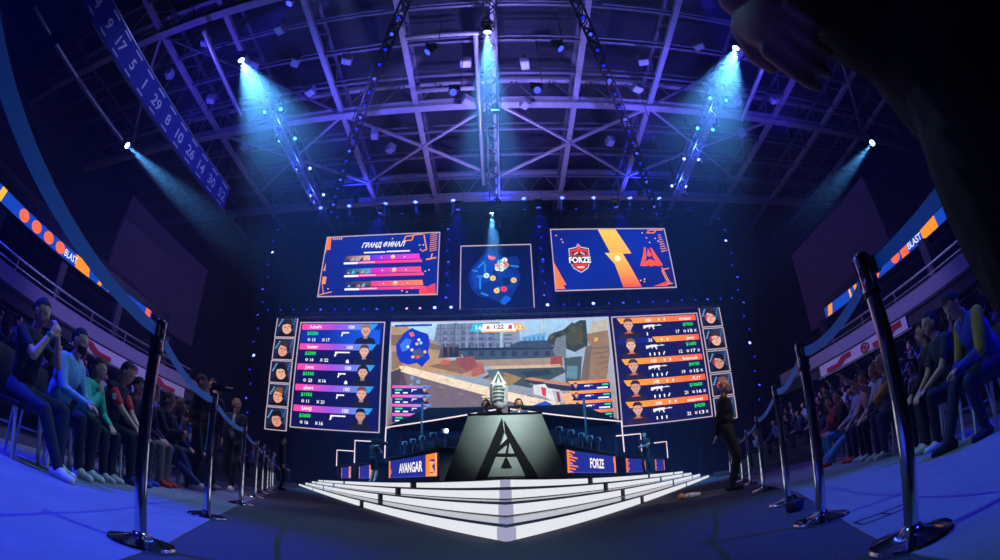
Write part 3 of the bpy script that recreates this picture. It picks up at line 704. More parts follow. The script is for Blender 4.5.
# --- face-camera squares
def cam_square(x0, x1, z0, z1, lab, i, side):
    B = screen(x0, x1, z0, z1, 'video_screen', lab, 'face camera screens', .06)
    w, h = B.w, B.h
    B.grad(0, 0, w, h, (20, 26, 50), (40, 60, 100), 1)
    for q in range(4): B.disc(w * (.10 + .05 * q), h * (.55 + .1 * q), w * .04, (110, 170, 230), 2, None, 8); B.disc(w * (.92 - .04 * q), h * (.9 - .12 * q), w * .03, (90, 130, 220), 2, None, 8)
    sk = [(225, 165, 140), (215, 150, 130), (225, 165, 140), (220, 155, 130), (205, 145, 125)][i]; ha = [(40, 28, 28), (60, 40, 35), (20, 16, 18), (120, 80, 50), (22, 18, 20)][i]
    if side == 'R': sk = [(225, 165, 150), (230, 170, 150), (200, 140, 120), (200, 140, 120), (215, 150, 130)][i]
    t = [.25, -.2, .15, -.1, .2][i] * (1 if side == 'L' else -1)
    c = (w * (.52 + .1 * t), h * .48)
    B.poly([(w * .08, 0), (w * .98, 0), (w * .88, h * .30), (w * .60, h * .36), (w * .30, h * .34)], (16, 16, 22), 3)
    if i == 2 and side == 'L': B.disc(c[0], c[1] + .02 * h, w * .31, ha, 4, h * .42)
    def rt(pts): ca, sa = math.cos(t), math.sin(t); return [(c[0] + x * ca - y * sa, c[1] + x * sa + y * ca) for x, y in pts]
    el = lambda rx, ry, oy, n=16: [(rx * math.cos(2 * PI * k / n), oy + ry * math.sin(2 * PI * k / n)) for k in range(n)]
    B.poly(rt(el(w * .25, h * .33, -h * .02)), sk, 5)
    B.poly(rt([(-w * .24, h * .04), (-w * .2, h * .16), (w * .05, h * .15), (w * .22, h * .02), (w * .27, h * .2), (w * .14, h * .38), (-w * .12, h * .38), (-w * .27, h * .2)]), ha, 6)
    B.poly(rt([(-w * .16, -h * .01), (-w * .04, 0), (-w * .04, h * .035), (-w * .16, h * .03)]), (70, 40, 38), 7); B.poly(rt([(w * .04, 0), (w * .16, -h * .01), (w * .16, h * .03), (w * .04, h * .035)]), (70, 40, 38), 7)
    B.poly(rt([(-w * .03, -h * .02), (w * .03, -h * .02), (w * .045, -h * .11), (-w * .02, -h * .12)]), tuple(int(q * .8) for q in sk), 7)
    B.poly(rt([(-w * .08, -h * .18), (w * .08, -h * .18), (w * .05, -h * .2), (-w * .05, -h * .2)]), (150, 70, 70), 7)
    hs = 1 if side == 'L' else -1
    B.poly(rt(el(w * .07, h * .13, 0, 12)) if False else [(q[0] + hs * w * .25, q[1]) for q in rt(el(w * .07, h * .13, 0, 12))], (24, 24, 34) if side == 'L' else (190, 40, 50), 8)
    B.poly(rt([(hs * w * .22, h * .1), (hs * w * .28, h * .1), (hs * w * .2, h * .42), (0, h * .47), (-hs * w * .04, h * .43), (hs * w * .15, h * .38)]), (30, 30, 40), 8)
    done(B)
FN = ['top', 'second', 'middle', 'fourth', 'lowest']
for i in range(5):
    z = 11.52 - i * 1.87
    cam_square(-18.05 + .03 * (i % 2), -16.2, z, z + 1.70, '%s of the five face-camera squares left of the left scoreboard' % FN[i], i, 'L')
    cam_square(15.75, 17.55, z, z + 1.66, '%s of the five face-camera squares right of the right scoreboard' % FN[i], i, 'R')

# --- big match screen: a generic canal-side street seen in a shooting match
B = screen(-8.2, 8.0, 4.75, 12.68, 'video_screen', 'large middle screen showing a sunlit canal street from the match', sm=screen_mat('led_street_picture', 1.3, .12))
p = B.px
def Q(pts, rgb, k): B.poly([p(*q) for q in pts], rgb, k)
B.poly([(0, 0), (B.w, 0), (B.w, B.h), (0, B.h)], [(120, 105, 100), (150, 125, 100), (150, 190, 225), (170, 205, 235)], 1)
Q([(391, 350), (391, 326), (404, 324), (412, 330), (428, 338), (444, 345), (446, 360), (391, 372)], (168, 138, 104), 2)       # sandstone house left
Q([(391, 335), (410, 334), (428, 342), (444, 347), (444, 350), (391, 345)], (120, 98, 80), 3)
Q([(432, 350), (437, 324), (500, 322), (500, 352)], (112, 122, 150), 2)                                                    # long grey block
for i in range(6):
    for j in range(3): Q([(443 + i * 9, 331 + j * 6), (447 + i * 9, 331 + j * 6), (447 + i * 9, 334.5 + j * 6), (443 + i * 9, 334.5 + j * 6)], (78, 90, 118), 3)
Q([(454, 323), (458, 323), (456, 350), (452, 350)], (90, 98, 122), 3)
Q([(502, 352), (503, 326), (519, 327), (521, 352)], (130, 138, 165), 2)
for j in range(5): Q([(504, 330 + j * 4), (512, 330 + j * 4), (512, 332 + j * 4), (504, 332 + j * 4)], (92, 104, 130), 3)
Q([(520, 348), (521, 337), (545, 332), (547, 345)], (104, 160, 210), 2)
for i in range(5): Q([(524 + i * 4.5, 338 - i * .6), (526 + i * 4.5, 338 - i * .6), (526 + i * 4.5, 344 - i * .6), (524 + i * 4.5, 344 - i * .6)], (75, 125, 185), 3)
Q([(541, 321), (542, 321), (542.5, 334), (541.5, 334)], (215, 200, 110), 3)
Q([(545, 344), (550, 334), (562, 330), (580, 320), (586, 320), (588, 345), (575, 352), (560, 346)], (56, 62, 48), 3)          # trees
Q([(562, 331), (572, 322), (582, 328), (584, 342), (570, 346)], (72, 74, 52), 4)
Q([(588, 334), (592, 321), (607, 319), (608, 330)], (178, 172, 160), 3)                                                   # pale upper wall right
Q([(585, 334), (608, 330), (610, 352), (606, 385), (582, 384), (590, 345)], (140, 112, 86), 3)
Q([(586, 346), (592, 345), (588, 384), (580, 384)], (110, 96, 80), 4)
Q([(594, 338), (598, 337), (598, 341), (594, 342)], (220, 160, 80), 5)
Q([(438, 358), (442, 344), (458, 344), (462, 357)], (86, 74, 66), 3)                                                      # dark openings
for x in (443, 449, 454): Q([(x, 357), (x, 347), (x + 4, 347), (x + 5, 357)], (40, 40, 46), 4)
Q([(458, 350), (462, 347), (562, 348), (562, 361), (466, 360)], (62, 78, 92), 3)                                          # embankment and railing
Q([(458, 348), (562, 346), (562, 348.5), (458, 350.5)], (32, 44, 56), 4)
for i in range(14): Q([(462 + i * 7, 343), (463 + i * 7, 343), (463 + i * 7, 349), (462 + i * 7, 349)], (40, 52, 62), 4)
Q([(510, 345), (520, 341), (545, 340), (552, 345), (552, 348), (510, 348)], (58, 74, 88), 4)
Q([(466, 360), (562, 357), (564, 365), (480, 366)], (150, 132, 112), 4)
Q([(553, 350), (556, 338), (566, 335), (566, 358), (556, 358)], (108, 118, 126), 5)
Q([(550, 366), (551, 356), (562, 356), (562, 367)], (150, 70, 52), 6)
Q([(564, 358), (582, 356), (580, 386), (566, 384)], (70, 82, 86), 5)
Q([(567, 366), (578, 366), (577, 379), (566, 378)], (92, 132, 142), 6)
Q([(391, 372), (412, 362), (446, 358), (482, 368), (478, 378), (400, 368)], (176, 138, 98), 4)                              # sandy ground
Q([(428, 366), (455, 360), (480, 367), (462, 374)], (130, 96, 68), 5)
Q([(441, 361), (449, 359.5), (449, 364), (441, 365)], (190, 92, 62), 6)
Q([(456, 358), (474, 356), (477, 366), (468, 372), (456, 364)], (140, 74, 60), 6)
Q([(470, 362), (482, 362), (486, 373), (472, 377)], (164, 96, 72), 5)
Q([(482, 378), (500, 368), (562, 366), (566, 372), (545, 382), (530, 388)], (60, 76, 70), 5)                               # canal water
Q([(484, 379), (505, 372), (522, 378), (510, 386)], (150, 120, 66), 6)
Q([(488, 366), (560, 364), (562, 367), (492, 369)], (196, 170, 140), 6)
Q([(524, 380), (570, 386), (580, 391), (540, 390)], (50, 46, 44), 6)
Q([(524, 379), (530, 377), (582, 385), (582, 387.5)], (190, 120, 76), 7)
Q([(399, 366), (406, 366), (560, 403), (560, 411), (520, 404), (402, 372)], (228, 206, 178), 7)                             # pale ledge
Q([(402, 371), (470, 388), (560, 410), (570, 426), (388, 426)], (112, 96, 100), 6)
Q([(391, 372), (402, 368), (412, 400), (391, 398)], (70, 58, 58), 6)
Q([(520, 402), (560, 409), (590, 415), (592, 426), (520, 426)], (128, 84, 78), 6)
for (x, y) in ((410, 377), (416, 381), (409, 385), (415, 388)): Q([(x, y), (x + 3, y - 2), (x + 5, y + 2), (x + 1, y + 3)], (110, 150, 200), 8)
Q([(533, 385), (545, 384), (548, 388), (560, 390), (566, 402), (556, 404), (545, 397), (534, 394)], (205, 208, 214), 9)      # white and red sight held at lower right
Q([(541, 387), (546, 388), (546, 397), (542, 395)], (196, 60, 54), 10); Q([(552, 390), (562, 391), (566, 402), (556, 404)], (170, 176, 186), 10); Q([(556, 392), (559, 392), (561, 402), (558, 402)], (150, 46, 46), 11)
Q([(560, 394), (570, 393), (576, 402), (566, 404)], (236, 170, 110), 10); Q([(534, 405), (545, 401), (552, 404), (546, 409), (536, 409)], (40, 80, 200), 10)
rq = random.Random(4)
for i in range(11):                                                                                                        # brighter window columns and floor lines
    x = 440 + i * 5.3; Q([(x, 324), (x + 1.1, 324), (x + .6, 350), (x - .5, 350)], (134, 146, 176) if i % 2 else (92, 102, 130), 3)
for j in range(4): Q([(437, 328 + j * 6), (500, 326.5 + j * 6), (500, 327.3 + j * 6), (437, 328.8 + j * 6)], (84, 94, 120), 3)
for i in range(26):                                                                                                        # ragged leaves
    x, y = 548 + rq.random() * 36, 322 + rq.random() * 24
    if y < 334 - (x - 548) * .32: continue
    r_ = 1.5 + rq.random() * 2.5; Q([(x - r_, y), (x, y - r_), (x + r_, y + .5), (x + .3, y + r_)], rq.choice([(44, 52, 40), (84, 88, 60), (62, 72, 50), (96, 94, 66)]), 4)
for i in range(9): Q([(404 + i * 17, 367 + i * 4.0), (405 + i * 17, 367 + i * 4.0), (401 + i * 17, 372 + i * 4.3), (400 + i * 17, 372 + i * 4.3)], (200, 176, 150), 8)
for i in range(12):
    x, y = 400 + rq.random() * 130, 378 + rq.random() * 40; Q([(x, y), (x + 6, y + 1.5), (x + 5, y + 3), (x - 1, y + 1.4)], rq.choice([(98, 84, 90), (126, 108, 110)]), 7)
for i in range(8): Q([(468 + i * 11, 351), (473 + i * 11, 351), (473 + i * 11, 356), (468 + i * 11, 356)], (46, 58, 70), 4)
for i in range(5): Q([(590 + i * 3, 348 + i * 5), (608, 346 + i * 5), (608, 347.2 + i * 5), (590 + i * 3, 349.2 + i * 5)], (112, 90, 70), 5)
Q([(486, 370), (498, 369), (506, 376), (492, 380)], (84, 104, 96), 7); Q([(520, 372), (548, 369), (552, 374), (528, 378)], (46, 58, 56), 7)
Q([(404, 352), (428, 349), (428, 352), (404, 356)], (120, 92, 70), 3); Q([(392, 352), (400, 350), (402, 366), (392, 370)], (136, 108, 82), 3)
# small map, score strip and player lists
BL = (18, 50, 180)
Q([(396, 345), (404, 333), (412, 328), (418, 331), (428, 334), (430, 342), (428, 352), (430, 358), (422, 367), (417, 363), (408, 365), (400, 362), (397, 355)], BL, 9)
Q([(400, 345), (406, 338), (412, 340), (408, 350), (402, 352)], (60, 110, 220), 10); Q([(412, 352), (420, 348), (424, 356), (416, 360)], (70, 84, 120), 10)
Q([(409, 333), (413, 332), (415, 336), (411, 337)], (240, 100, 70), 10)
for x, y, c in ((419, 340, (240, 220, 230)), (421, 343, (120, 210, 240)), (417, 344, (250, 170, 90)), (412, 350, (250, 190, 110)), (425, 352, (250, 180, 100)), (413, 357, (250, 180, 90)), (418, 357, (240, 60, 80)), (408, 347, (180, 230, 250))):
    q = p(x, y); B.disc(q[0], q[1], .12, c, 11, None, 10)
Q([(395, 325), (432, 324), (432, 326), (395, 327)], (30, 70, 170), 9)
Q([(473, 324), (483, 324), (481, 331.5), (470, 331.5)], (40, 185, 225), 9); Q([(483, 324), (513, 323.5), (516, 330.5), (481, 331)], (235, 232, 236), 9); Q([(513, 323), (521, 323), (526, 330), (516, 330.5)], (255, 160, 60), 9)
Q([(481, 331), (516, 330.5), (516, 332), (481, 332.5)], (240, 180, 90), 9)
q = p(478, 330); B.text('14', q[0] - .15, q[1], .34, (245, 250, 255), 10, bold=.02); q = p(494, 329); B.text('1:22', q[0], q[1], .34, (40, 40, 60), 10, bold=.02); q = p(516.5, 329); B.text('12', q[0], q[1], .34, (255, 245, 230), 10, bold=.02)
Q([(486, 329), (488, 325), (490, 329)], (220, 60, 60), 10); Q([(508, 329), (509, 325), (512, 325), (512, 329)], (200, 40, 60), 10)
for (x, y, w_) in ((482, 396, 10), (483, 399, 8), (482, 402, 9), (484, 405, 6)): Q([(x, y), (x + w_, y), (x + w_, y + 1.6), (x, y + 1.6)], (236, 214, 150), 9)
for i in range(4):
    a = p(392, 385 + i * 9.3 + 9.3); h = .66; w = 2.9
    B.rect(a[0], a[1], a[0] + w * .86, a[1] + h, (18, 26, 110), 9)
    B.poly([(a[0], a[1] + h * .7), (a[0] + w * .9, a[1] + h * .7), (a[0] + w, a[1] + h), (a[0], a[1] + h)], [PINK, CYAN, CYAN, PINK], 10)
    B.rect(a[0] + w * .08, a[1] + h * .42, a[0] + w * .26, a[1] + h * .58, (30, 230, 100), 11); B.rect(a[0] + w * .08, a[1] + h * .1, a[0] + w * .2, a[1] + h * .25, (235, 235, 245), 11); B.rect(a[0] + w * .28, a[1] + h * .1, a[0] + w * .4, a[1] + h * .25, (235, 235, 245), 11)
    pistol(B, a[0] + w * .5, a[1] + h * .4, w * .12, k=11); man(B, a[0] + w * .82, a[1] + .02, h * .9, k=11)
for i in range(4):
    a = p(571 + i * 1.0, 381 + i * 10 + 10); h = .70; w = 2.85
    B.rect(a[0], a[1], a[0] + w, a[1] + h, (24, 26, 110), 9)
    B.poly([(a[0] + w * .02, a[1] + h * .7), (a[0] + w, a[1] + h * .7), (a[0] + w, a[1] + h), (a[0] - w * .06, a[1] + h)], [(255, 165, 60), (255, 100, 50), (255, 100, 50), (255, 165, 60)], 10)
    B.rect(a[0] + w * .80, a[1] + h * .42, a[0] + w * .96, a[1] + h * .58, (30, 230, 100), 11); B.rect(a[0] + w * .66, a[1] + h * .1, a[0] + w * .94, a[1] + h * .25, (235, 235, 245), 11)
    rifle(B, a[0] + w * .34, a[1] + h * .42, w * .22, k=11); man(B, a[0] + w * .12, a[1] + .02, h * .9, k=11)
done(B)

# --- upper screens
B = screen(-14.6, -4.84, 14.99, 20.45, 'video_screen', 'upper left screen with a slanted title over three pink bars')
w, h = B.w, B.h
B.poly([(0, 0), (w, 0), (w, h), (0, h)], [(14, 28, 120), (10, 30, 130), (10, 40, 150), (16, 36, 140)], 1)
B.text('ГРАНД ФИНАЛ', w * .52, h * .79, h * .085, (240, 240, 250), 4, 'C', w * .37, .25, .03)
for i in range(3):
    v = h * (.57 - .215 * i); u = w * (.19 + .02 * i)
    c0, c1 = [((96, 50, 230), (250, 60, 210)), ((200, 40, 190), (255, 80, 140)), ((235, 60, 130), (255, 130, 70))][i]
    B.grad(u, v, u + w * .24, v + h * .085, (30, 40, 70), (240, 190, 160) if i == 0 else (90, 160, 190) if i == 1 else (110, 80, 70), 2)
    for q in range(5): B.poly([(u + w * (.02 + .04 * q), v), (u + w * (.05 + .04 * q), v), (u + w * (.035 + .045 * q), v + h * (.04 + .03 * (q % 2)))], [(30, 26, 40), (200, 150, 120), (80, 200, 220)][(q + i) % 3], 3)
    B.grad(u + w * .235, v, u + w * .66, v + h * .085, c0, c1, 3, -.1)
    B.rect(u, v - h * .055, u + w * .13, v - h * .02, (240, 235, 245), 3); B.grad(u + w * .13, v - h * .055, u + w * .68, v - h * .012, (250, 40, 140), (255, 80, 130), 3, -.06)
    B.rect(u + w * .14, v - h * .042, u + w * .28, v - h * .025, (255, 190, 215), 4)
    B.disc(u + w * .43, v + h * .045, h * .032, (255, 220, 190), 4); B.disc(u + w * .43, v + h * .025, h * .022, (255, 160, 80), 5); B.disc(u + w * .33, v + h * .04, h * .012, (240, 200, 255), 4); B.disc(u + w * .53, v + h * .04, h * .012, (255, 210, 230), 4)
B.rect(w * .36, h * .69, w * .55, h * .715, (235, 225, 245), 3); B.rect(w * .56, h * .695, w * .76, h * .72, (235, 225, 245), 3)
OG = (255, 150, 50)
B.poly([(0, h), (w * .035, h), (w * .045, h * .78), (w * .01, h * .78), (0, h * .7)], (255, 120, 50), 3)
for q in range(5): B.rect(w * (.05 + .02 * q), h * .955, w * (.062 + .02 * q), h * .99, OG, 3)
B.poly([(w * .01, h * .42), (w * .025, h * .55), (w * .03, h * .42)], OG, 3)
B.rect(w * .015, h * .20, w * .05, h * .32, OG, 3); B.line(0, h * .02, w * .12, h * .07, w * .008, OG, 3); B.line(w * .02, h * .2, w * .045, h * .03, w * .006, OG, 3)
for a in ((.70, .88, .77, .89), (.77, .89, .78, .97), (.78, .97, .715, .96), (.715, .96, .70, .88), (.78, .98, .86, .99), (.87, .98, .90, .72), (.90, .72, .86, .69)): B.line(w * a[0], h * a[1], w * a[2], h * a[3], w * .010, OG, 3)
for q in range(9): B.line(w * .925, h * (.97 - .035 * q), w * (.985), h * (.99 - .035 * q), w * .006, OG, 3)
B.line(w * .90, h * .55, w * .985, h * .58, w * .012, OG, 3); B.line(w * .94, h * .56, w * .95, h * .65, w * .01, OG, 3)
B.poly([(w * .86, 0.02), (w * .99, 0.02), (w * .985, h * .17), (w * .86, h * .08)], (255, 70, 70), 3)
for q in range(6): B.line(w * .91, h * (.03 + .022 * q), w * .985, h * (.05 + .024 * q), w * .004, (20, 30, 110), 4)
for q in ((.84, .80), (.87, .80), (.85, .72), (.90, .36), (.93, .38), (.72, .06), (.80, .1), (.76, .04), (.08, .12), (.60, .93)): B.disc(w * q[0], h * q[1], h * .012, (255, 190, 110), 3, None, 8)
done(B)

B = screen(-3.0, 2.47, 13.67, 19.08, 'video_screen', 'square upper middle screen with a glowing blue map and coloured dots')
w, h = B.w, B.h
B.grad(0, 0, w, h, (4, 14, 58), (4, 18, 66), 1)
def blob(pts, c, k): B.poly([(w * u, h * (1 - v)) for u, v in pts], c, k)
blob([(.30, .16), (.42, .06), (.52, .12), (.66, .20), (.80, .18), (.84, .30), (.80, .38), (.84, .52), (.80, .66), (.72, .80), (.60, .94), (.53, .90), (.40, .84), (.26, .82), (.14, .68), (.10, .50), (.16, .34)], (8, 44, 130), 2)
blob([(.32, .19), (.42, .10), (.50, .15), (.56, .30), (.46, .36), (.44, .58), (.30, .60), (.20, .70), (.15, .50), (.19, .36)], (10, 62, 168), 3)
blob([(.52, .42), (.70, .40), (.80, .52), (.76, .66), (.60, .74), (.54, .62)], (9, 56, 150), 3); blob([(.58, .54), (.68, .52), (.69, .64), (.59, .66)], (6, 34, 86), 4)
blob([(.62, .80), (.70, .86), (.60, .95), (.53, .90)], (16, 96, 220), 4)
for a in ((.24, .36, .34, .26), (.16, .40, .24, .42), (.27, .50, .27, .70), (.34, .30, .34, .44), (.28, .76, .38, .80), (.50, .68, .64, .70), (.70, .34, .82, .36), (.22, .5, .32, .5)): B.line(w * a[0], h * (1 - a[1]), w * a[2], h * (1 - a[3]), w * .025, (40, 130, 225), 5)
blob([(.38, .16), (.50, .20), (.47, .24), (.40, .23)], (240, 110, 90), 6)
for u, v, c in ((.56, .28, (130, 220, 245)), (.62, .25, (230, 235, 250)), (.64, .33, (240, 140, 110)), (.52, .34, (240, 150, 120)), (.57, .39, (245, 240, 220)), (.52, .38, (220, 240, 250)), (.61, .36, (150, 220, 250)), (.36, .49, (190, 235, 245)), (.45, .535, (250, 200, 100)), (.74, .575, (250, 190, 110)), (.50, .73, (250, 200, 120)), (.60, .71, (240, 60, 80)), (.62, .30, (240, 120, 100)), (.575, .33, (250, 235, 225))):
    B.disc(w * u, h * (1 - v), w * .042, c, 7, None, 12); B.disc(w * u, h * (1 - v), w * .018, tuple(int(q * .8) for q in c), 8, None, 8)
done(B)

B = screen(4.24, 14.03, 15.03, 20.45, 'video_screen', 'upper right screen with two team emblems split by an orange lightning bolt')
w, h = B.w, B.h
B.poly([(0, 0), (w, 0), (w, h), (0, h)], [(8, 40, 150), (14, 24, 100), (8, 40, 160), (10, 30, 130)], 1)
def f(u, v): return (w * u, h * v)
Y1, Y2, Y3 = (255, 200, 80), (255, 176, 60), (255, 84, 50)
B.poly([f(.40, .995), f(.555, .995), f(.66, .57), f(.48, .57)], [Y1, Y1, Y2, Y2], 3)
B.poly([f(.43, .585), f(.58, .585), f(.62, .40), f(.50, .40)], [Y1, Y1, Y2, Y2], 4)
B.poly([f(.50, .405), f(.62, .405), f(.70, .02), f(.545, .02)], [Y2, Y2, Y3, Y3], 3)
B.disc(w * .53, h * .49, h * .05, (255, 235, 190), 5)
B.poly([f(.0, .02), f(.075, .02), f(.06, .08), f(.085, .08), f(.0, .45)], [(255, 120, 50)] * 5, 3)
for q in range(8): B.line(w * .93, h * (.88 - .04 * q), w * (.955 + .005 * q), h * (.90 - .04 * q), w * .007, OG, 3)
for a in ((.83, .93, .90, .93), (.845, .93, .85, .985), (.90, .93, .92, .98), (.86, .98, .985, .985), (.905, .33, .955, .06), (.91, .29, .97, .31), (.90, .28, .94, .04), (.86, .03, .98, .06)): B.line(w * a[0], h * a[1], w * a[2], h * a[3], w * .010, (255, 130, 60), 3)
B.poly([f(.80, .02), f(.93, .02), f(.92, .09)], (255, 70, 60), 3)
for q in ((.08, .83), (.09, .78), (.04, .9), (.79, .93), (.82, .84), (.84, .76), (.90, .83), (.92, .78), (.94, .60), (.70, .12), (.735, .14), (.73, .1)): B.disc(w * q[0], h * q[1], h * .012, (255, 190, 120), 3, None, 8)
# shield emblem with team name
cx, cy = .215, .49
def sh(k, s, c):
    B.poly([f(cx + s * u, cy + s * v * 1.8) for u, v in ((-.085, .10), (-.02, .115), (0, .15), (.02, .115), (.085, .10), (.085, -.02), (.06, -.085), (0, -.125), (-.06, -.085), (-.085, -.02))], c, k)
sh(3, 1.0, (200, 205, 220)); sh(4, .92, (40, 40, 60)); sh(5, .84, (226, 50, 48))
B.poly([f(cx - .02, cy + .16), f(cx, cy + .26), f(cx + .02, cy + .16)], (240, 70, 60), 6)
B.rect(w * (cx - .06), h * (cy + .06), w * (cx + .06), h * (cy + .12), (60, 40, 60), 6); B.line(w * (cx - .045), h * (cy + .075), w * (cx - .01), h * (cy + .11), w * .012, (220, 200, 210), 7); B.line(w * (cx + .045), h * (cy + .075), w * (cx + .01), h * (cy + .11), w * .012, (220, 200, 210), 7)
B.rect(w * (cx - .095), h * (cy - .075), w * (cx + .095), h * (cy + .045), (30, 30, 50), 6); B.text('FORZE', w * cx, h * (cy - .06), h * .095, (245, 245, 250), 7, 'C', w * .18, 0, .04)
B.rect(w * (cx - .03), h * (cy - .15), w * (cx + .03), h * (cy - .12), (240, 200, 200), 7)
# winged arrow emblem
c2 = (.815, .47); AR = (255, 84, 40)
def g(pts, k=4): B.poly([f(c2[0] + u, c2[1] + v) for u, v in pts], AR, k)
g([(-.02, .20), (-.035, .21), (-.05, .10), (-.098, -.11), (-.06, -.12), (-.055, -.06), (-.03, .02)]); g([(.02, .20), (.035, .19), (.06, .08), (.105, -.11), (.06, -.12), (.055, -.06), (.03, .02)])
g([(0, .19), (.022, .06), (.0, .035), (-.022, .06)]); g([(-.06, -.12), (-.058, -.05), (0, .00), (.06, -.05), (.06, -.12), (.02, -.11), (0, -.13), (-.02, -.11)], 5)
done(B)
# ------------------------------------------------------------------ lighting rig: trusses, lamps, beams
TRUSS = mat('black_truss', (26, 26, 34), 0.5, 0.5, 0.1, 20)
TRUSSA = mat('silver_truss', (150, 155, 180), 0.4, 0.7, 0.1, 20)
def truss_mb(p0, p1, w, m, r=.045, step=None):
    """a four-chord lattice truss"""
    b = MB(); p0, p1 = V3(p0), V3(p1); d = p1 - p0; L = d.length; d.normalize()
    x = d.cross(V3((0, 0, 1))).normalized() * (w / 2); z = V3((0, 0, w / 2)); step = step or w
    cs = [x + z, -x + z, -x - z, x - z]
    for c in cs: b.bar(p0 + c, p1 + c, 2 * r, 2 * r, m)
    n = max(2, int(L / step))
    for i in range(n):
        a, c = p0 + d * (L * i / n), p0 + d * (L * (i + 1) / n)
        for j in range(4):
            q0, q1 = cs[j], cs[(j + 1) % 4]
            if i % 2: q0, q1 = q1, q0
            b.bar(a + q0, c + q1, r * 1.2, r * 1.2, m)
    return b
def truss(p0, p1, w, m, lab, zroof=22.6, r=.045):
    p0, p1 = V3(p0), V3(p1)
    root = thing('lighting_truss', lab, 'truss', p0)
    truss_mb(V3((0, 0, 0)), p1 - p0, w, m, r).build('lattice', root)
    for t in (.05, .5, .95):
        q = (p1 - p0) * t
        b = MB(); b.tube([q + V3((0, 0, w / 2)), q + V3((0, 0, zroof - p0.z - q.z))], .03, BLACK, 6); b.build('hanging_cable', root)
    return root
T1 = truss((-3.9, 10.4, 20.2), (-12.9, 28.0, 20.2), .45, TRUSS, 'black slanting truss at left with small blue lamps')
T2 = truss((3.7, 10.6, 20.2), (12.6, 29.5, 20.2), .45, TRUSS, 'black slanting truss at right with small blue lamps')
T3 = truss((-13.0, 16.2, 19.8), (-13.2, 26.0, 19.8), .55, TRUSSA, 'silver truss glowing blue at left of the roof', r=.05)
T4 = truss((12.8, 15.9, 19.8), (13.0, 26.0, 19.8), .55, TRUSSA, 'silver truss glowing blue at right of the roof', r=.05)
T5 = truss((-0.15, 10.6, 20.4), (-0.3, 27.5, 20.4), .6, TRUSS, 'straight black truss running back over the middle of the stage')
T6 = truss((-17.5, 31.2, 21.35), (18.0, 31.2, 21.35), .5, TRUSS, 'long black truss above the three upper screens')
T7 = truss((-19.5, 31.2, 13.05), (19.5, 31.2, 13.05), .32, TRUSS, 'long black truss between the upper and lower screens')

LB = [glow('blue_lens_%s' % n, c, s, False) for n, c, s in (('dim', (30, 40, 255), 1.1), ('mid', (60, 70, 255), 2.4), ('bright', (110, 120, 255), 7.0))]
LBP = glow('pink_lens', (220, 120, 255), 3.0, False)
LC = glow('white_cyan_lens', (190, 245, 255), 12.0, False)
LCY = glow('cyan_lens', (70, 170, 255), 5.0, False)
def lamp(loc, d, lab, lens, size=.22, group='blue lamps around the screens', hang=False, name='stage_lamp'):
    """a moving-head lamp aimed along d: base, yoke, head, lens"""
    root = thing(name, lab, 'stage light', loc, 0, group)
    d = V3(d).normalized(); rot = aim_rot(d)
    b = MB(); b.lathe([(size * .55, -size * .5), (size * .8, size * .2), (size * .9, size * .9), (size * .8, size)], BLACKP, (0, 0, 0), 12, rot); hd = b.build('head', root)
    b = MB(); b.lathe([(size * .72, size * 1.0), (size * .6, size * 1.08), (.01, size * 1.12)], lens, (0, 0, 0), 12, rot); b.build('lens', hd)
    b = MB()
    for s in (-1, 1): b.box(V3((s * size * 1.0, 0, -size * .5 if d.z > 0 else size * .5)), (size * .2, size * .4, size * 1.3), BLACKP)
    b.box((0, 0, -size * 1.3 if d.z > 0 else size * 1.3), (size * 2.2, size * 1.2, size * .5), BLACKP); b.build('yoke', root)
    if hang:
        b = MB(); b.tube([(0, 0, -size * 1.4 if d.z > 0 else size * 1.4), (size * 1.3, 0, 0), (size * 1.3, 0, 22.5 - loc[2])], .02, BLACK, 6); b.build('drop_rod', root)  # rod added so the lamp looks hung from the roof
    return root
rnd = random.Random(3)
# prototypes copied along the rows
def row_lamps(pts, lab, group, dirs=(0, -1, .25), pick=None):
    protos = {}
    for i, p_ in enumerate(pts):
        k = pick(i) if pick else (0, 1, 0, 0, 1, 0, 2)[(i * 5 + len(pts)) % 7]
        if k not in protos: protos[k] = lamp(p_, dirs, lab, LBP if k == 3 else LB[k], .17 if k == 2 else .125, group)
        else: dup(protos[k], p_)
# row between upper and lower screens (from the photo: uneven brightness)
xs = [-18.6, -17.4, -16.2, -15.0, -13.8, -12.6, -11.4, -10.2, -9.2, -8.0, -6.9, -5.9, -4.8, -3.6, 3.4, 4.6, 5.7, 6.8, 8.0, 9.1, 10.3, 11.5, 12.7, 13.9, 15.1, 16.2, 17.4, 18.5]
row_lamps([V3((x, 31.2, 13.41)) for i, x in enumerate(xs)], 'blue lamp in the row just above the big middle screen and scoreboards', 'blue lamps in the row between the screens', pick=lambda i: {11: 3, 10: 3, 12: 2, 13: 2, 14: 2, 17: 2, 25: 1, 19: 1, 4: 1, 8: 1}.get(i, 0))
row_lamps([V3((-16.5 + i * 1.43, 31.2, 21.80)) for i in range(24)], 'blue lamp in the row above the three upper screens', 'blue lamps in the row above the upper screens', (0, -.7, .7), pick=lambda i: (0, 0, 1, 0, 0, 0, 1)[i % 7])
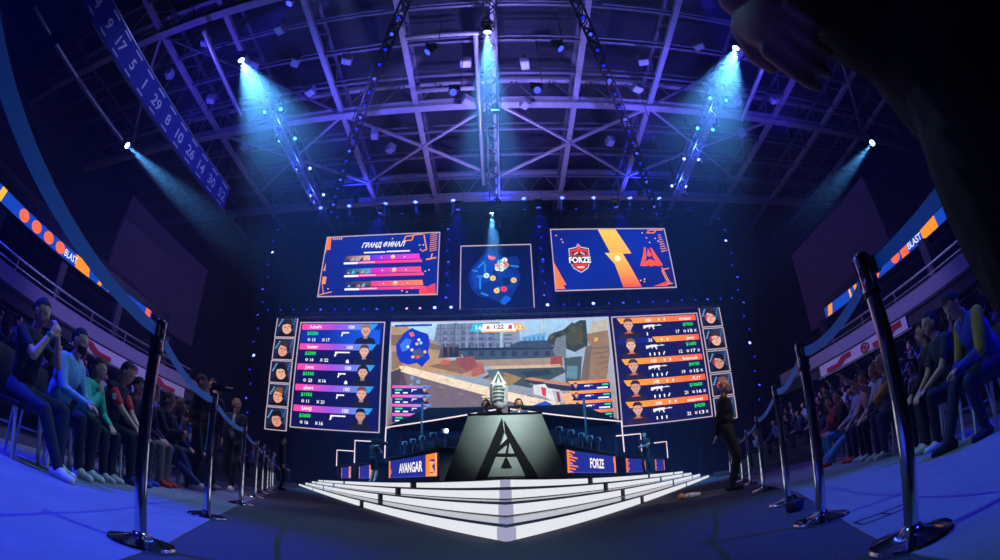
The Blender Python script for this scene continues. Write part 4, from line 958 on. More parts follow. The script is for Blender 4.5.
for x, sd in ((-4.05, 'left'), (3.25, 'right')):
    row_lamps([V3((x + .1 * (i % 2), 31.6, 14.4 + i * 1.0)) for i in range(7)], 'blue lamp in the upright row just %s of the map screen' % sd, 'blue lamps in the upright row %s of the map screen' % sd, pick=lambda i: (1, 0, 0, 1, 0, 0, 1)[i])
    # their ladder
    tr_ = thing('lighting_truss', 'slim upright black truss just %s of the map screen' % sd, 'truss', (x, 31.8, 13.5)); b = MB()
    for s in (-1, 1): b.bar((s * .12, 0, 0), (s * .12, 0, 7.6), .05, .05, TRUSS)
    for i in range(12): b.bar((-.12, 0, .3 + i * .62), (.12, 0, .6 + i * .62), .03, .03, TRUSS)
    b.build('lattice', tr_)
for s, sd in ((-1, 'left'), (1, 'right')):
    pts = [V3((s * (19.4 + .25 * (i % 2)), 31.4, 5.0 + i * 1.15)) for i in range(15)]
    row_lamps(pts, 'blue lamp in the upright row at the far %s edge of the drape' % sd, 'blue lamps at the far %s edge of the drape' % sd, pick=lambda i: (0, 1, 0, 0, 2, 0, 0, 1)[i % 8])
    tr_ = thing('lighting_truss', 'tall upright black truss at the far %s edge of the drape' % sd, 'truss', (s * 19.5, 31.7, 0)); b = MB()
    for q in (-1, 1): b.bar((q * .2, 0, 0), (q * .2, 0, 21.4), .06, .06, TRUSS)
    for i in range(34): b.bar((-.2 if i % 2 else .2, 0, .2 + i * .62), (.2 if i % 2 else -.2, 0, .8 + i * .62), .04, .04, TRUSS)
    b.build('lattice', tr_)
# small lamps under the slanting trusses
for T, a, c, sd in ((T1, V3((-3.9, 10.4, 19.85)), V3((-12.9, 28.0, 19.85)), 'left'), (T2, V3((3.7, 10.6, 19.85)), V3((12.6, 29.5, 19.85)), 'right')):
    row_lamps([a.lerp(c, .06 + i * .053) for i in range(18)], 'small blue lamp hung under the slanting %s truss' % sd, 'blue lamps under the slanting %s truss' % sd, (0, -.5, -.86), pick=lambda i: (0, 1, 0)[i % 3])
for s, sd in ((-1, 'left'), (1, 'right')):
    k = 0
    for y in (16.4, 19.0, 22.0, 25.0):
        for dx in (-.55, .55):
            root = lamp((s * 12.95 + dx, y, 19.75), (0.3 * -s, -.6, -.7), 'cyan lamp clamped beside the silver truss at %s' % sd, LCY if k < 4 else LB[2], .15, 'cyan lamps on the %s silver truss' % sd); k += 1
# house floodlights under the roof
FLW = mat('floodlight_grey', (150, 150, 175), .5)
fl = None; kf = 0
for (x, y) in [(-16.6, 11.5), (-14.0, 14.0), (-11.6, 12.0), (-11.4, 14.5), (-11.2, 17.0), (-8.3, 15.0), (-8.2, 19.0), (-8.0, 21.5), (-7.2, 23.0), (-1.6, 16.0), (-1.7, 19.0), (1.7, 16.2), (1.8, 19.4), (8.5, 15.6), (8.6, 17.8), (8.4, 20.8), (7.7, 22.8), (11.6, 14.0), (14.0, 17.2), (14.4, 20.0), (15.8, 18.0), (17.4, 21.0), (18.6, 17.4), (-18.4, 16.0), (-18.0, 21.0), (-20.5, 13.0)]:
    if fl is None:
        fl = thing('floodlight', 'boxy grey house floodlight, switched off, hung among the roof beams', 'floodlight', (x, y, 21.8), .4, 'house floodlights among the roof beams')
        b = MB(); b.rbox((0, 0, 0), (.62, .5, .5), FLW, .05); b.build('housing', fl)
        b = MB(); b.box((0, 0, -.26), (.5, .4, .03), mat('flood_glass', (190, 190, 215), .2)); b.build('glass', fl)
        b = MB(); b.tube([(0, 0, .2), (0, 0, .9)], .03, BLACK, 6); b.build('hanger', fl)
    else: dup(fl, V3((x, y, 21.8)), kf * .7)
    kf += 1

# ---- follow spots with visible beams in the haze
def fading_haze(name, dens, p0, d, length, power=1.6):
    """haze that thins out along the beam"""
    mt = bpy.data.materials.new(name); mt.use_nodes = True; nt = mt.node_tree; nt.nodes.clear()
    N = nt.nodes.new; K = nt.links.new
    o = N('ShaderNodeOutputMaterial'); v = N('ShaderNodeVolumeScatter'); tc = N('ShaderNodeTexCoord')
    dp = N('ShaderNodeVectorMath'); dp.operation = 'DOT_PRODUCT'; dp.inputs[1].default_value = tuple(d); K(tc.outputs['Object'], dp.inputs[0])
    mr = N('ShaderNodeMapRange'); mr.inputs['From Min'].default_value = 0; mr.inputs['From Max'].default_value = length; mr.inputs['To Min'].default_value = 1; mr.inputs['To Max'].default_value = 0  # the beam's fading light is put into the haze density
    K(dp.outputs['Value'], mr.inputs['Value'])
    pw = N('ShaderNodeMath'); pw.operation = 'POWER'; pw.inputs[1].default_value = power; K(mr.outputs[0], pw.inputs[0])
    ml = N('ShaderNodeMath'); ml.operation = 'MULTIPLY'; ml.inputs[1].default_value = dens; K(pw.outputs[0], ml.inputs[0])
    K(ml.outputs[0], v.inputs['Density']); K(v.outputs[0], o.inputs['Volume'])
    return mt
def beam(loc, target, half_deg, length, energy, rgb, lab, dens=.05, lens=LC, size=.26, r0=.10):
    loc, target = V3(loc), V3(target); d = (target - loc).normalized()
    root = lamp(loc, d, lab, lens, size, None, True, name='spot_lamp')
    st = d * (size * 1.2)
    l = light('spot_light', 'SPOT', st, energy, rgb, None, half_deg * 2, 1.0, .06, root)
    l.rotation_euler = d.to_track_quat('-Z', 'Y').to_euler()
    b = MB(); n = 24; x, y = frame_of(d); p0 = loc + st * 1.05; t = math.tan(R(half_deg * 1.02))
    vs = []
    for q, rr in ((0, r0), (length, r0 + length * t)):
        for k in range(n): a = 2 * PI * k / n; vs.append(d * q + (x * math.cos(a) + y * math.sin(a)) * rr)
    b.add(vs, [(k, (k + 1) % n, n + (k + 1) % n, n + k) for k in range(n)] + [tuple(reversed(range(n))), tuple(range(n, 2 * n))], fading_haze('beam_haze', dens, p0, d, length))
    o = b.build('light_beam', None, p0); tag(o, 'beam of ' + lab.replace('spot lamp', 'light from the spot lamp'), 'light beam', None, 'stuff')
    return root
CYB = (.09, .40, 1.0)
beam((-13.6, 12.2, 20.0), (-9.9, 15.0, 14.6), 24, 9.0, 70000, CYB, 'cyan-white spot lamp at upper left of the roof')
beam((12.9, 12.4, 20.0), (10.0, 14.4, 15), 24, 9.0, 62000, CYB, 'cyan-white spot lamp at upper right of the roof')
beam((-0.3, 12.5, 20.0), (-0.3, 17.2, 12), 17, 11, 46000, CYB, 'cyan-white spot lamp at the top centre of the roof')
beam((-20.4, 12.6, 15.5), (-13.0, 16.5, 11.2), 8.0, 13, 30000, CYB, 'small cyan spot lamp high on the left side')
beam((21.5, 13.5, 15.2), (15.0, 15.2, 11.0), 8.0, 9.5, 20000, CYB, 'small cyan spot lamp high on the right side')
beam((-0.5, 29.0, 20.4), (-.35, 31.2, 15.0), 16, 4.8, 18000, CYB, 'cyan-white spot lamp just above the map screen', size=.2, dens=.08)
# short blue beams thrown up by lamps above the upper screens, and down the drape
for i, x in enumerate((-15.1, -12.2, -9.3, -6.5, -3.7, 2.2, 5.0, 7.9, 10.7, 13.6)):
    beam((x, 30.7, 21.0), (x + .4 * (-1) ** i, 29.2, 24.5), 9, 3.0, 4000, (.03, .05, 1.0), 'blue spot lamp shining up, %s from left above the upper screens' % ['first', 'second', 'third', 'fourth', 'fifth', 'sixth', 'seventh', 'eighth', 'ninth', 'tenth'][i], lens=LB[1], size=.13, dens=.10)
# ------------------------------------------------------------------ people: one continuous body each, grown from tapered limbs and remeshed
def _capsule(mb, p0, p1, r0, r1, m, seg=12):
    p0, p1 = V3(p0), V3(p1); d = p1 - p0
    L = d.length
    if L < 1e-4: return
    d.normalize(); pts = []; rs = []
    for i in range(5): a = PI / 2 * (1 - i / 4); pts.append(p0 - d * r0 * math.sin(a)); rs.append(max(.0008, r0 * math.cos(a)))
    for i in range(5): a = PI / 2 * i / 4; pts.append(p1 + d * r1 * math.sin(a)); rs.append(max(.0008, r1 * math.cos(a)))
    mb.tube(pts, rs, m, seg)
DUMMY = bpy.data.materials.new('body')
def ik(a, t, l1, l2, hint):
    a, t = V3(a), V3(t); d = t - a; D = min(d.length, (l1 + l2) * .995); d.normalize(); t = a + d * D
    x = (l1 * l1 - l2 * l2 + D * D) / (2 * D); h = math.sqrt(max(0, l1 * l1 - x * x))
    n = V3(hint); n = (n - d * n.dot(d)).normalized()
    return a + d * x + n * h, t
def remesh(mb, voxel, smooth=3):
    o = mb.build('tmp_body'); 
    r = o.modifiers.new('r', 'REMESH'); r.mode = 'VOXEL'; r.voxel_size = voxel; r.use_smooth_shade = True
    if smooth: s = o.modifiers.new('s', 'SMOOTH'); s.factor = .5; s.iterations = smooth
    dg = bpy.context.evaluated_depsgraph_get(); me = bpy.data.meshes.new_from_object(o.evaluated_get(dg))
    old = o.data; bpy.data.objects.remove(o); bpy.data.meshes.remove(old)
    return me
def sd_prim(P, pr):
    if pr[0] == 'c':
        a, b_, r0, r1 = np.array(pr[1]), np.array(pr[2]), pr[3], pr[4]
        ab = b_ - a; t = np.clip(((P - a) @ ab) / max(1e-9, ab @ ab), 0, 1)
        return np.linalg.norm(P - (a + t[:, None] * ab), axis=1) - (r0 + (r1 - r0) * t)
    c, rad, rot = np.array(pr[1]), np.array(pr[2]), np.array(pr[3])
    q = (P - c) @ rot
    return (np.linalg.norm(q / rad, axis=1) - 1) * rad.min()
CLOTH = {}
def cloth(rgb, kind='cloth'):
    k = (rgb, kind)
    if k not in CLOTH: CLOTH[k] = mat('%s_%02x%02x%02x' % (kind, *rgb), rgb, .85 if kind != 'skin' else .55, 0, .15, 25, .15 if kind != 'skin' else 0)
    return CLOTH[k]
EYEM = mat('eye_dark', (30, 22, 22), .2)
def figure(pose):
    """joints in the figure's own frame: x right, y forward, z up; returns primitives [(prim, region)]"""
    g = pose.get
    pel = V3(g('pelvis', (0, 0, .94))); lean = R(g('lean', 0)); side = R(g('side', 0)); tw = R(g('twist', 0))
    Rt = Matrix.Rotation(tw, 3, 'Z') @ Matrix.Rotation(side, 3, 'Y') @ Matrix.Rotation(-lean, 3, 'X')
    T = lambda x, y, z: pel + Rt @ V3((x, y, z))
    bulk = g('bulk', 1.0)
    pr = []
    def C(a, b_, r0, r1, reg): pr.append((('c', tuple(a), tuple(b_), r0, r1), reg))
    def E(c, rad, rot, reg): pr.append((('e', tuple(c), tuple(rad), [list(r) for r in rot]), reg))
    E(T(0, -.01, .02), (.165 * bulk, .120 * bulk, .12), Rt, 'pants')
    E(T(0, .0, .17), (.150 * bulk, .108 * bulk, .17), Rt, 'top'); E(T(0, .005, .34), (.168 * bulk, .115 * bulk, .19), Rt, 'top')
    sw = g('shoulder', .175)
    C(T(-sw + .03, 0, .455), T(sw - .03, 0, .455), .066, .066, 'top'); C(T(0, -.01, .44), T(0, .0, .50), .085, .06, 'top')
    C(T(0, .0, .48), T(0, .022, .585), .054, .052, 'skin')
    # head
    hp, hy, hr = R(g('head_pitch', 0)), R(g('head_yaw', 0)), R(g('head_roll', 0))
    Rh = Matrix.Rotation(tw + hy, 3, 'Z') @ Matrix.Rotation(hr, 3, 'Y') @ Matrix.Rotation(-hp, 3, 'X')
    neck = T(0, .015, .575)
    Hd = lambda x, y, z: neck + Rh @ V3((x, y, z))
    E(Hd(0, .0, .125), (.076, .094, .095), Rh, 'skin'); E(Hd(0, .03, .075), (.060, .070, .075), Rh, 'skin')
    C(Hd(0, .068, .02), Hd(0, .06, .03), .026, .03, 'skin')                                    # chin
    C(Hd(0, .094, .115), Hd(0, .110, .078), .010, .015, 'skin')                                # nose
    C(Hd(-.03, .082, .125), Hd(.03, .082, .125), .014, .014, 'skin')                           # brow
    C(Hd(-.02, .09, .045), Hd(.02, .09, .045), .010, .010, 'skin')                             # lips
    for s in (-1, 1): E(Hd(s * .078, -.005, .095), (.012, .022, .034), Rh, 'skin')
    J = dict(neck=neck, Rh=Rh, Hd=Hd, T=T, Rt=Rt)
    # arms
    for s, nm in ((-1, 'L'), (1, 'R')):
        sh = T(s * sw, 0, .45)
        tgt = V3(g('hand' + nm, (s * .24, .06, pel.z - .10)))
        el, wr = ik(sh, tgt, .285, .25, g('elbow' + nm, (s * .5, -.8, -.3)))
        C(sh, el, .053 * bulk, .042, 'top'); C(el, wr, .042, .028, 'fore')
        f = (wr - el).normalized(); hd = V3(g('hdir' + nm, tuple(f))).normalized(); f = (f * .35 + hd).normalized()
        up = V3(g('palm' + nm, (-s, 0, -.2)))                     # where the palm faces
        up = (up - f * up.dot(f)).normalized(); w = f.cross(up)
        curl = g('curl' + nm, .5)
        pc = wr + f * .05
        RM = Matrix((w, up, f)).transposed()
        E(pc, (.040, .019, .052), RM, 'hand')
        for k, (o_, L) in enumerate(((-.033, .066), (-.011, .078), (.011, .074), (.032, .060))):
            a = pc + f * .036 + w * o_
            d1 = (f * math.cos(curl * .6) + up * math.sin(curl * .6) + w * o_ * 3).normalized(); b1 = a + d1 * L * .52
            d2 = (f * math.cos(curl * 1.7) + up * math.sin(curl * 1.7) + w * o_ * 2).normalized(); c1 = b1 + d2 * L * .5
            C(a, b1, .0105, .0095, 'hand'); C(b1, c1, .0095, .008, 'hand')
        tb = wr + f * .022 - w * s * .030 * (1 if g('thumb', 1) else -1); td = (f * .75 - w * s * .75 + up * .45).normalized()
        C(tb, tb + td * .04, .014, .0115, 'hand'); C(tb + td * .04, tb + (td + f * .5).normalized() * .072, .0115, .009, 'hand')
        J['hand' + nm] = pc + f * .04; J['wrist' + nm] = wr; J['sh' + nm] = sh; J['el' + nm] = el
    # legs
    for s, nm in ((-1, 'L'), (1, 'R')):
        hip = pel + Matrix.Rotation(tw * .3, 3, 'Z') @ V3((s * .092, 0, -.01))
        ft = V3(g('foot' + nm, (s * .11, 0, .085)))
        kn, an = ik(hip, ft, .45, .43, g('knee' + nm, (s * .15, 1, .25)))
        C(hip, kn, .088 * bulk, .060, 'pants'); C(kn, an, .060, .045, 'pants')
        C(an.lerp(kn, .55) + (an - kn).cross(V3((1, 0, 0))).normalized() * .0, an.lerp(kn, .6), .056, .056, 'pants')
        a = R(g('toe' + nm, s * 8)); fd = V3((math.sin(a), math.cos(a), g('tz' + nm, -.04))).normalized()
        heel = an + V3((0, 0, -.045)) - fd * .055
        C(heel, an + V3((0, 0, -.035)) + fd * .05, .040, .046, 'shoe'); C(an + V3((0, 0, -.045)) + fd * .03, an + V3((0, 0, -.05)) + fd * .155, .042, .034, 'shoe')
        J['knee' + nm] = kn; J['an' + nm] = an; J['fd' + nm] = fd
    return pr, J
HAIRC = {'black': (18, 15, 17), 'brown': (62, 42, 32), 'fair': (150, 116, 80), 'dark': (34, 26, 24), 'grey': (120, 116, 112)}
def person(lab, loc, rz, pose, top=(20, 20, 24), pants=(22, 24, 34), shoes=(200, 200, 205), hair='black', style='short', sleeves='long', skin=(205, 150, 122), scale=1.0, voxel=.011, beard=False, shells=True, shorts=False, group=None):
    pr, J = figure(pose)
    mb = MB()
    for q, reg in pr:
        if q[0] == 'c': _capsule(mb, q[1], q[2], q[3], q[4], DUMMY)
        else: mb.ell(q[1], q[2], DUMMY, Matrix(q[3]), 16, 10)
    me = remesh(mb, voxel)
    n = len(me.polygons); cen = np.empty(n * 3); me.polygons.foreach_get('center', cen); cen = cen.reshape(-1, 3)
    D = np.stack([sd_prim(cen, q) for q, _ in pr]); idx = D.argmin(0)
    regs = [r for _, r in pr]
    names = ['skin', 'top', 'pants', 'shoe']
    def rmap(r):
        if r == 'fore': return 'top' if sleeves == 'long' else 'skin'
        if r == 'hand': return 'skin'
        return r
    lut = np.array([names.index(rmap(r)) for r in regs]); reg = lut[idx]
    if shorts:
        for nm in 'LR':
            k = np.array(J['knee' + nm]); an = np.array(J['an' + nm]); mid = k + (an - k) * .02
            below = ((cen - mid) @ (an - k) > 0) & (reg == 2) & (np.linalg.norm(cen - (k + an) / 2, axis=1) < .34); reg[below] = 0
    if sleeves == 'short':
        for nm in 'LR':
            a, e = np.array(J['sh' + nm]), np.array(J['el' + nm]); m_ = a + (e - a) * .72
            z = ((cen - m_) @ (e - a) > 0) & (reg == 1) & (np.linalg.norm(cen - e, axis=1) < .12); reg[z] = 0
    me.materials.clear()
    cols = [cloth(skin, 'skin'), cloth(top, 'fabric'), cloth(pants, 'fabric'), cloth(shoes, 'shoe')]
    for c in cols: me.materials.append(c)
    me.polygons.foreach_set('material_index', reg.astype(np.int32)); me.polygons.foreach_set('use_smooth', [True] * n); me.update()
    me.name = 'body'
    root = thing('person', lab, 'person', loc, rz, group); root.scale = (scale,) * 3
    bo = bpy.data.objects.new('body', me); COL.objects.link(bo); bo.parent = root
    if shells:
        nv = len(me.vertices); co = np.empty(nv * 3); me.vertices.foreach_get('co', co); co = co.reshape(-1, 3)
        no = np.empty(nv * 3); me.vertices.foreach_get('normal', no); no = no.reshape(-1, 3)
        polys = [tuple(p.vertices) for p in me.polygons]
        def shell(nm, rid, off, m, extra=None):
            sel = np.nonzero(reg == rid)[0]
            if extra is not None: sel = [i for i in sel if extra(cen[i])]
            if len(sel) < 8: return None
            used = sorted({v for i in sel for v in polys[i]}); mp = {v: k for k, v in enumerate(used)}
            s = MB(); s.add([V3(co[v] + no[v] * off) for v in used], [tuple(mp[v] for v in polys[i]) for i in sel], m, True)
            return s.build(nm, root, angle=180)
        shell('top', 1, .008, cols[1]); shell('shorts' if shorts else 'trousers', 2, .007, cols[2])
        aL, aR = np.array(J['anL']), np.array(J['anR'])
        shell('shoe', 3, .006, cols[3], lambda c: np.linalg.norm(c - aL) < np.linalg.norm(c - aR)); shell('shoe', 3, .006, cols[3], lambda c: np.linalg.norm(c - aL) >= np.linalg.norm(c - aR))
        for s in (-1, 1):
            e = MB(); e.ell(J['Hd'](s * .030, .082, .105), (.011, .008, .007), EYEM, J['Rh'], 8, 6); e.build('eye', root)
    # hair
    if style != 'bald':
        hm = cloth(HAIRC.get(hair, hair) if isinstance(hair, str) else hair, 'hair'); h = MB()
        rg, sg = 12, 20; vs = []; fs = []
        gx, gy, gz = (.084, .102, .103) if style == 'short' else (.090, .108, .108)
        for i in range(rg + 1):
            for k in range(sg):
                th = PI * i / rg; a = 2 * PI * k / sg
                x, y, z = math.sin(th) * math.cos(a), math.sin(th) * math.sin(a), math.cos(th)
                wob = 1 + .03 * math.sin(5 * a + 3 * th)
                vs.append(J['Hd'](x * gx * wob, -.008 + y * gy * wob, .130 + z * gz * wob))
        def keep(i, k):
            th = PI * (i + .5) / rg; a = 2 * PI * (k + .5) / sg; y, z = math.sin(th) * math.sin(a), math.cos(th)
            if style == 'cap': return z > .05
            if y > .25: return z > .48
            if y > -.15: return z > .05
            return z > (-.45 if style == 'short' else -.9)
        fs = [(i * sg + k, (i + 1) * sg + k, (i + 1) * sg + (k + 1) % sg, i * sg + (k + 1) % sg) for i in range(rg) for k in range(sg) if keep(i, k)]
        h.add(vs, fs, hm, True)
        if style == 'long':
            for s in (-1, 1): _capsule(h, J['Hd'](s * .07, -.03, .10), J['Hd'](s * .075, -.05, -.08), .035, .028, hm)
            _capsule(h, J['Hd'](0, -.07, .08), J['Hd'](0, -.08, -.10), .06, .05, hm)
        if style == 'cap': h.slab([J['Hd'](-.06, .07, .15), J['Hd'](.06, .07, .15), J['Hd'](.05, .17, .135), J['Hd'](-.05, .17, .135)], J['Rh'] @ V3((0, 0, .012)), hm)
        ho = h.build('cap' if style == 'cap' else 'hair', root, angle=180)
    if beard:
        h = MB(); h.ell(J['Hd'](0, .052, .040), (.058, .058, .050), cloth(HAIRC.get(hair, (40, 30, 28)), 'hair'), J['Rh'], 14, 10); h.build('beard', root)
    J['root'] = root
    return J
def child(J, nm, mb, lab=None):
    o = mb.build(nm, J['root'])
    if lab: o['label'] = lab
    return o
def to_world(J, p):
    r = J['root']; return V3(r.location) + rotz(r.rotation_euler[2]) @ (V3(p) * r.scale[0])

SEAT = mat('seat_black', (20, 20, 26), .6, 0, .15, 30)
def chair(x, y, z, rz, lab, group):
    root = thing('chair', lab, 'chair', (x, y, z), rz, group)
    b = MB(); b.rbox((0, .02, .435), (.44, .44, .05), SEAT, .02); b.build('seat', root)
    rot = Matrix.Rotation(R(10), 3, 'X')
    b = MB(); b.rbox((0, -.235, .70), (.42, .035, .34), SEAT, .015, rot); b.build('backrest', root)
    for sx in (-1, 1):
        b = MB(); b.bar((sx * .20, .20, .0), (sx * .19, .19, .42), .035, .02, WHITEP, (0, 1, 0)); b.build('leg', root)
        b = MB(); b.tube([(sx * .20, -.28, 0), (sx * .195, -.20, .42), (sx * .19, -.26, .84)], .013, WHITEP, 8); b.build('leg', root)
    b = MB(); b.tube([(-.2, -.245, .25), (.2, -.245, .25)], .010, WHITEP, 8); b.build('stretcher', root)
    return root
# ------------------------------------------------------------------ seated rows on both sides
LA = math.atan2(-.944, .33)      # facing of the left row
RA = math.atan2(.898, .44)       # facing of the right row (towards -x)
def Lrow(t): return V3((-3.72, 2.02, 0)) + Ld * t
def Rrow(t): return V3((3.95, 2.10, 0)) + Rd * t
CHL = 'chairs of the left front row'; CHR = 'chairs of the right front row'
def sitpose(**k):
    d = dict(pelvis=(0, 0, .545), lean=12, footL=(-.11, .42, .085), footR=(.11, .44, .085), handL=(-.12, .36, .62), handR=(.12, .38, .62), elbowL=(-.6, -.3, -.6), elbowR=(.6, -.3, -.6), palmL=(0, 0, -1), palmR=(0, 0, -1)); d.update(k); return d
CLN = ['nearest the camera under the person in jeans', 'second from the camera, under the light blue jacket', 'third from the camera, under the child', 'fourth from the camera, under the red-sleeved jersey', 'fifth from the camera', 'sixth from the camera, half behind a stanchion', 'seventh from the camera', 'eighth from the camera', 'ninth from the camera', 'tenth from the camera']
for i, t in enumerate([0, .55, 1.07, 1.6, 2.12, 2.68, 3.25, 3.8, 4.4, 5.0]):
    p = Lrow(t) + Ln * .05; chair(p.x, p.y, 0, LA, 'black chair in the left row, ' + CLN[i], CHL)
CRN = ['nearest the camera, under the person in yellow and blue', 'second from the camera, under the dark T-shirt', 'third from the camera', 'fourth from the camera, empty', 'fifth from the camera, under the yellow sleeve', 'sixth from the camera', 'seventh from the camera, under the raised arm', 'eighth from the camera', 'ninth from the camera, beside the black and red shirt', 'tenth from the camera']
for i, t in enumerate([0, .66, 1.12, 1.7, 2.32, 3.0, 3.7, 4.4, 5.3, 6.0]):
    p = Rrow(t) + Rn * .05; chair(p.x, p.y, 0, RA, 'black chair in the right row, ' + CRN[i], CHR)

def L(t, off=0.0): p = Lrow(t) + Ln * off; return (p.x, p.y, 0)
def Rr(t, off=0.0): p = Rrow(t) + Rn * off; return (p.x, p.y, 0)
# left
J = person('person in black with blue jeans seated nearest at left, bare forearms raised to the face', L(0), LA, sitpose(lean=4, footL=(-.12, .46, .085), footR=(.10, .62, .085), handL=(-.05, .30, 1.08), handR=(.08, .32, 1.05), elbowL=(-.5, .1, -1), elbowR=(.5, .1, -1), palmL=(.6, -.4, 0), palmR=(-.6, -.4, 0), curlL=1.0, curlR=1.0, head_pitch=8), (14, 14, 18), (26, 36, 76), (220, 218, 214), 'black', sleeves='short')
w = J['wristR']; b = MB(); e = J['elR']; d = (w - e).normalized(); b.tube([w - d * .03, w - d * .005], .038, cloth((30, 120, 90), 'strap'), 12); child(J, 'wristwatch', b)
person('bearded man in a light blue jacket leaning forward in the left row', L(.60), LA, sitpose(lean=16, handL=(-.06, .42, .66), handR=(.08, .44, .66), head_pitch=4, bulk=1.08), (120, 170, 215), (24, 28, 46), (210, 210, 214), 'black', beard=True)
person('child in a green top resting the chin on a hand in the left row', L(1.12, -.02), LA, sitpose(lean=14, handR=(.05, .24, .92), elbowR=(.4, .3, -1), hdirR=(0, .2, 1), palmR=(0, -1, 0), head_pitch=4), (60, 190, 160), (24, 26, 40), (190, 190, 195), 'brown', style='long', scale=.90)
J = person('young man in a black jersey with red sleeves looking down in the left row', L(1.62, -.06), LA, sitpose(lean=15, handL=(-.05, .46, .60), handR=(.10, .48, .60), head_pitch=22), (20, 20, 30), (20, 22, 34), (40, 60, 160), 'black', sleeves='short')
for nm in 'LR':
    a, e = J['sh' + nm], J['el' + nm]; d = (e - a); b = MB()
    _capsule(b, a + d * .22, a + d * .66, .064, .058, cloth((214, 30, 40), 'fabric')); child(J, 'sleeve', b, 'bright red sleeve')
    b = MB(); q = a + d * .45; nrm = V3((1 if nm == 'R' else -1, 0, 0)); b.box(q + nrm * .062, (.012, .05, .06), cloth((225, 220, 225), 'patch')); child(J, 'sleeve_patch', b, 'white patch')
person('person in a black jacket with pale print looking down, fifth in the left row', L(2.12, .02), LA, sitpose(lean=18, head_pitch=18), (16, 16, 20), (60, 62, 66), (40, 70, 190), 'black', scale=.96)
person('person in dark clothes half hidden behind the stanchion in the left row', L(2.70, .02), LA, sitpose(lean=14, head_pitch=12), (30, 32, 60), (130, 130, 120), (225, 70, 50), 'dark')
J = person('person in a black jacket and jeans holding a bottle, seventh in the left row', L(3.28, 0), LA, sitpose(lean=15, handR=(.06, .46, .78), handL=(-.04, .44, .74), palmR=(-1, 0, 0), palmL=(1, 0, 0), curlR=1.2, footL=(-.08, .66, .085), footR=(.06, .80, .10), head_pitch=6), (16, 16, 20), (46, 66, 110), (210, 210, 220), 'brown')
q = to_world(J, J['handR'] + V3((-.03, .02, -.02)))
bo = thing('bottle', 'blue and white bottle held by a person in the left row', 'bottle', q)
b = MB(); b.lathe([(.03, -.10), (.034, -.09), (.034, .06), (.026, .10), (.013, .13), (.013, .155)], mat('bottle_blue', (60, 100, 220), .2), seg=16); b.build('body', bo)
b = MB(); b.lathe([(.016, .155), (.016, .18)], mat('bottle_cap', (230, 230, 240), .4), seg=12); b.build('cap', bo)
b = MB(); b.lathe([(.0352, -.04), (.0352, .03)], mat('bottle_wrap', (230, 232, 240), .5), seg=16); b.build('wrap', bo)
person('person in a dark top with a hand to the mouth, eighth in the left row', L(3.85, .02), LA, sitpose(lean=16, handR=(.03, .24, .95), elbowR=(.4, .3, -1), hdirR=(0, .2, 1), palmR=(0, -1, 0)), (30, 36, 80), (40, 46, 80), (180, 180, 190), 'brown', style='long')
person('person in a black hooded top, ninth in the left row', L(4.45, 0), LA, sitpose(lean=10), (18, 18, 26), (30, 34, 60), (150, 150, 160), 'black')
person('person in a blue top, farthest in the left front row', L(5.05, 0), LA, sitpose(lean=12, head_yaw=15), (50, 70, 150), (30, 32, 50), (150, 150, 160), 'dark')
# right
J = person('big person in a yellow and blue jacket bowed forward, nearest in the right row', Rr(-.12, 0), RA, sitpose(lean=27, bulk=1.16, handL=(-.06, .48, .62), handR=(.06, .46, .62), footL=(-.10, .30, .085), footR=(.12, .60, .085), head_pitch=38), (38, 60, 170), (28, 34, 70), (30, 34, 60), 'black')
for nm in 'LR':
    a, e = J['sh' + nm], J['el' + nm]; b = MB(); _capsule(b, a - (e - a) * .05, e, .072, .056, cloth((160, 128, 40), 'fabric')); child(J, 'sleeve', b, 'yellow upper sleeve')
person('man in a dark blue T-shirt with forearms on the knees, second in the right row', Rr(.68), RA, sitpose(lean=17, handL=(-.08, .46, .60), handR=(.08, .46, .60), head_pitch=4), (34, 34, 62), (22, 24, 34), (200, 200, 205), 'black', sleeves='short')
person('dark-haired person in black behind the tall right stanchion', Rr(1.12, .05), RA, sitpose(lean=10, head_yaw=-25), (16, 16, 22), (20, 20, 26), (170, 170, 180), 'black', style='long')
J = person('person in a pale cap and grey vest with a yellow sleeve reaching forward', Rr(2.30), RA, sitpose(lean=20, handL=(-.16, .62, .66), handR=(.14, .52, .64), elbowL=(-.8, -.2, -.4), head_pitch=8), (74, 78, 110), (60, 64, 100), (220, 220, 224), (196, 160, 130), style='cap')
for nm in 'LR':
    a, e, w = J['sh' + nm], J['el' + nm], J['wrist' + nm]; b = MB(); _capsule(b, a, e, .062, .052, cloth((226, 160, 36), 'fabric')); _capsule(b, e, e.lerp(w, .55), .052, .046, cloth((226, 160, 36), 'fabric')); child(J, 'sleeve', b, 'yellow sleeve')
person('person in a pink top with one arm raised high in the right row', Rr(3.7), RA, sitpose(lean=4, handL=(-.22, .52, 1.32), elbowL=(-.6, -.2, -1), hdirL=(0, .6, 1), palmL=(0, 1, .2)), (196, 130, 150), (40, 44, 90), (220, 90, 70), 'dark', sleeves='short')
person('person in light blue jeans slumped with legs stretched, in the right row', Rr(4.5), RA, sitpose(lean=-6, footL=(-.1, .74, .085), footR=(.12, .78, .085), handL=(-.1, .3, .66), handR=(.1, .3, .66)), (150, 150, 190), (80, 140, 210), (210, 90, 80), 'dark')
person('person in a pale top in the right row, next to the yellow sleeve', Rr(3.0), RA, sitpose(lean=8), (170, 174, 200), (24, 26, 46), (210, 210, 215), 'brown')
J = person('dark-haired person in a black shirt with a red collar in the right row', Rr(5.3, -.04), RA, sitpose(lean=8, head_yaw=10), (16, 14, 20), (80, 150, 220), (200, 200, 205), 'black')
b = MB(); b.tube([J['T'](.07 * math.cos(a), .01 + .07 * math.sin(a), .51) for a in [2 * PI * i / 12 for i in range(13)]], .022, cloth((200, 30, 50), 'fabric'), 8); child(J, 'collar', b, 'red collar')
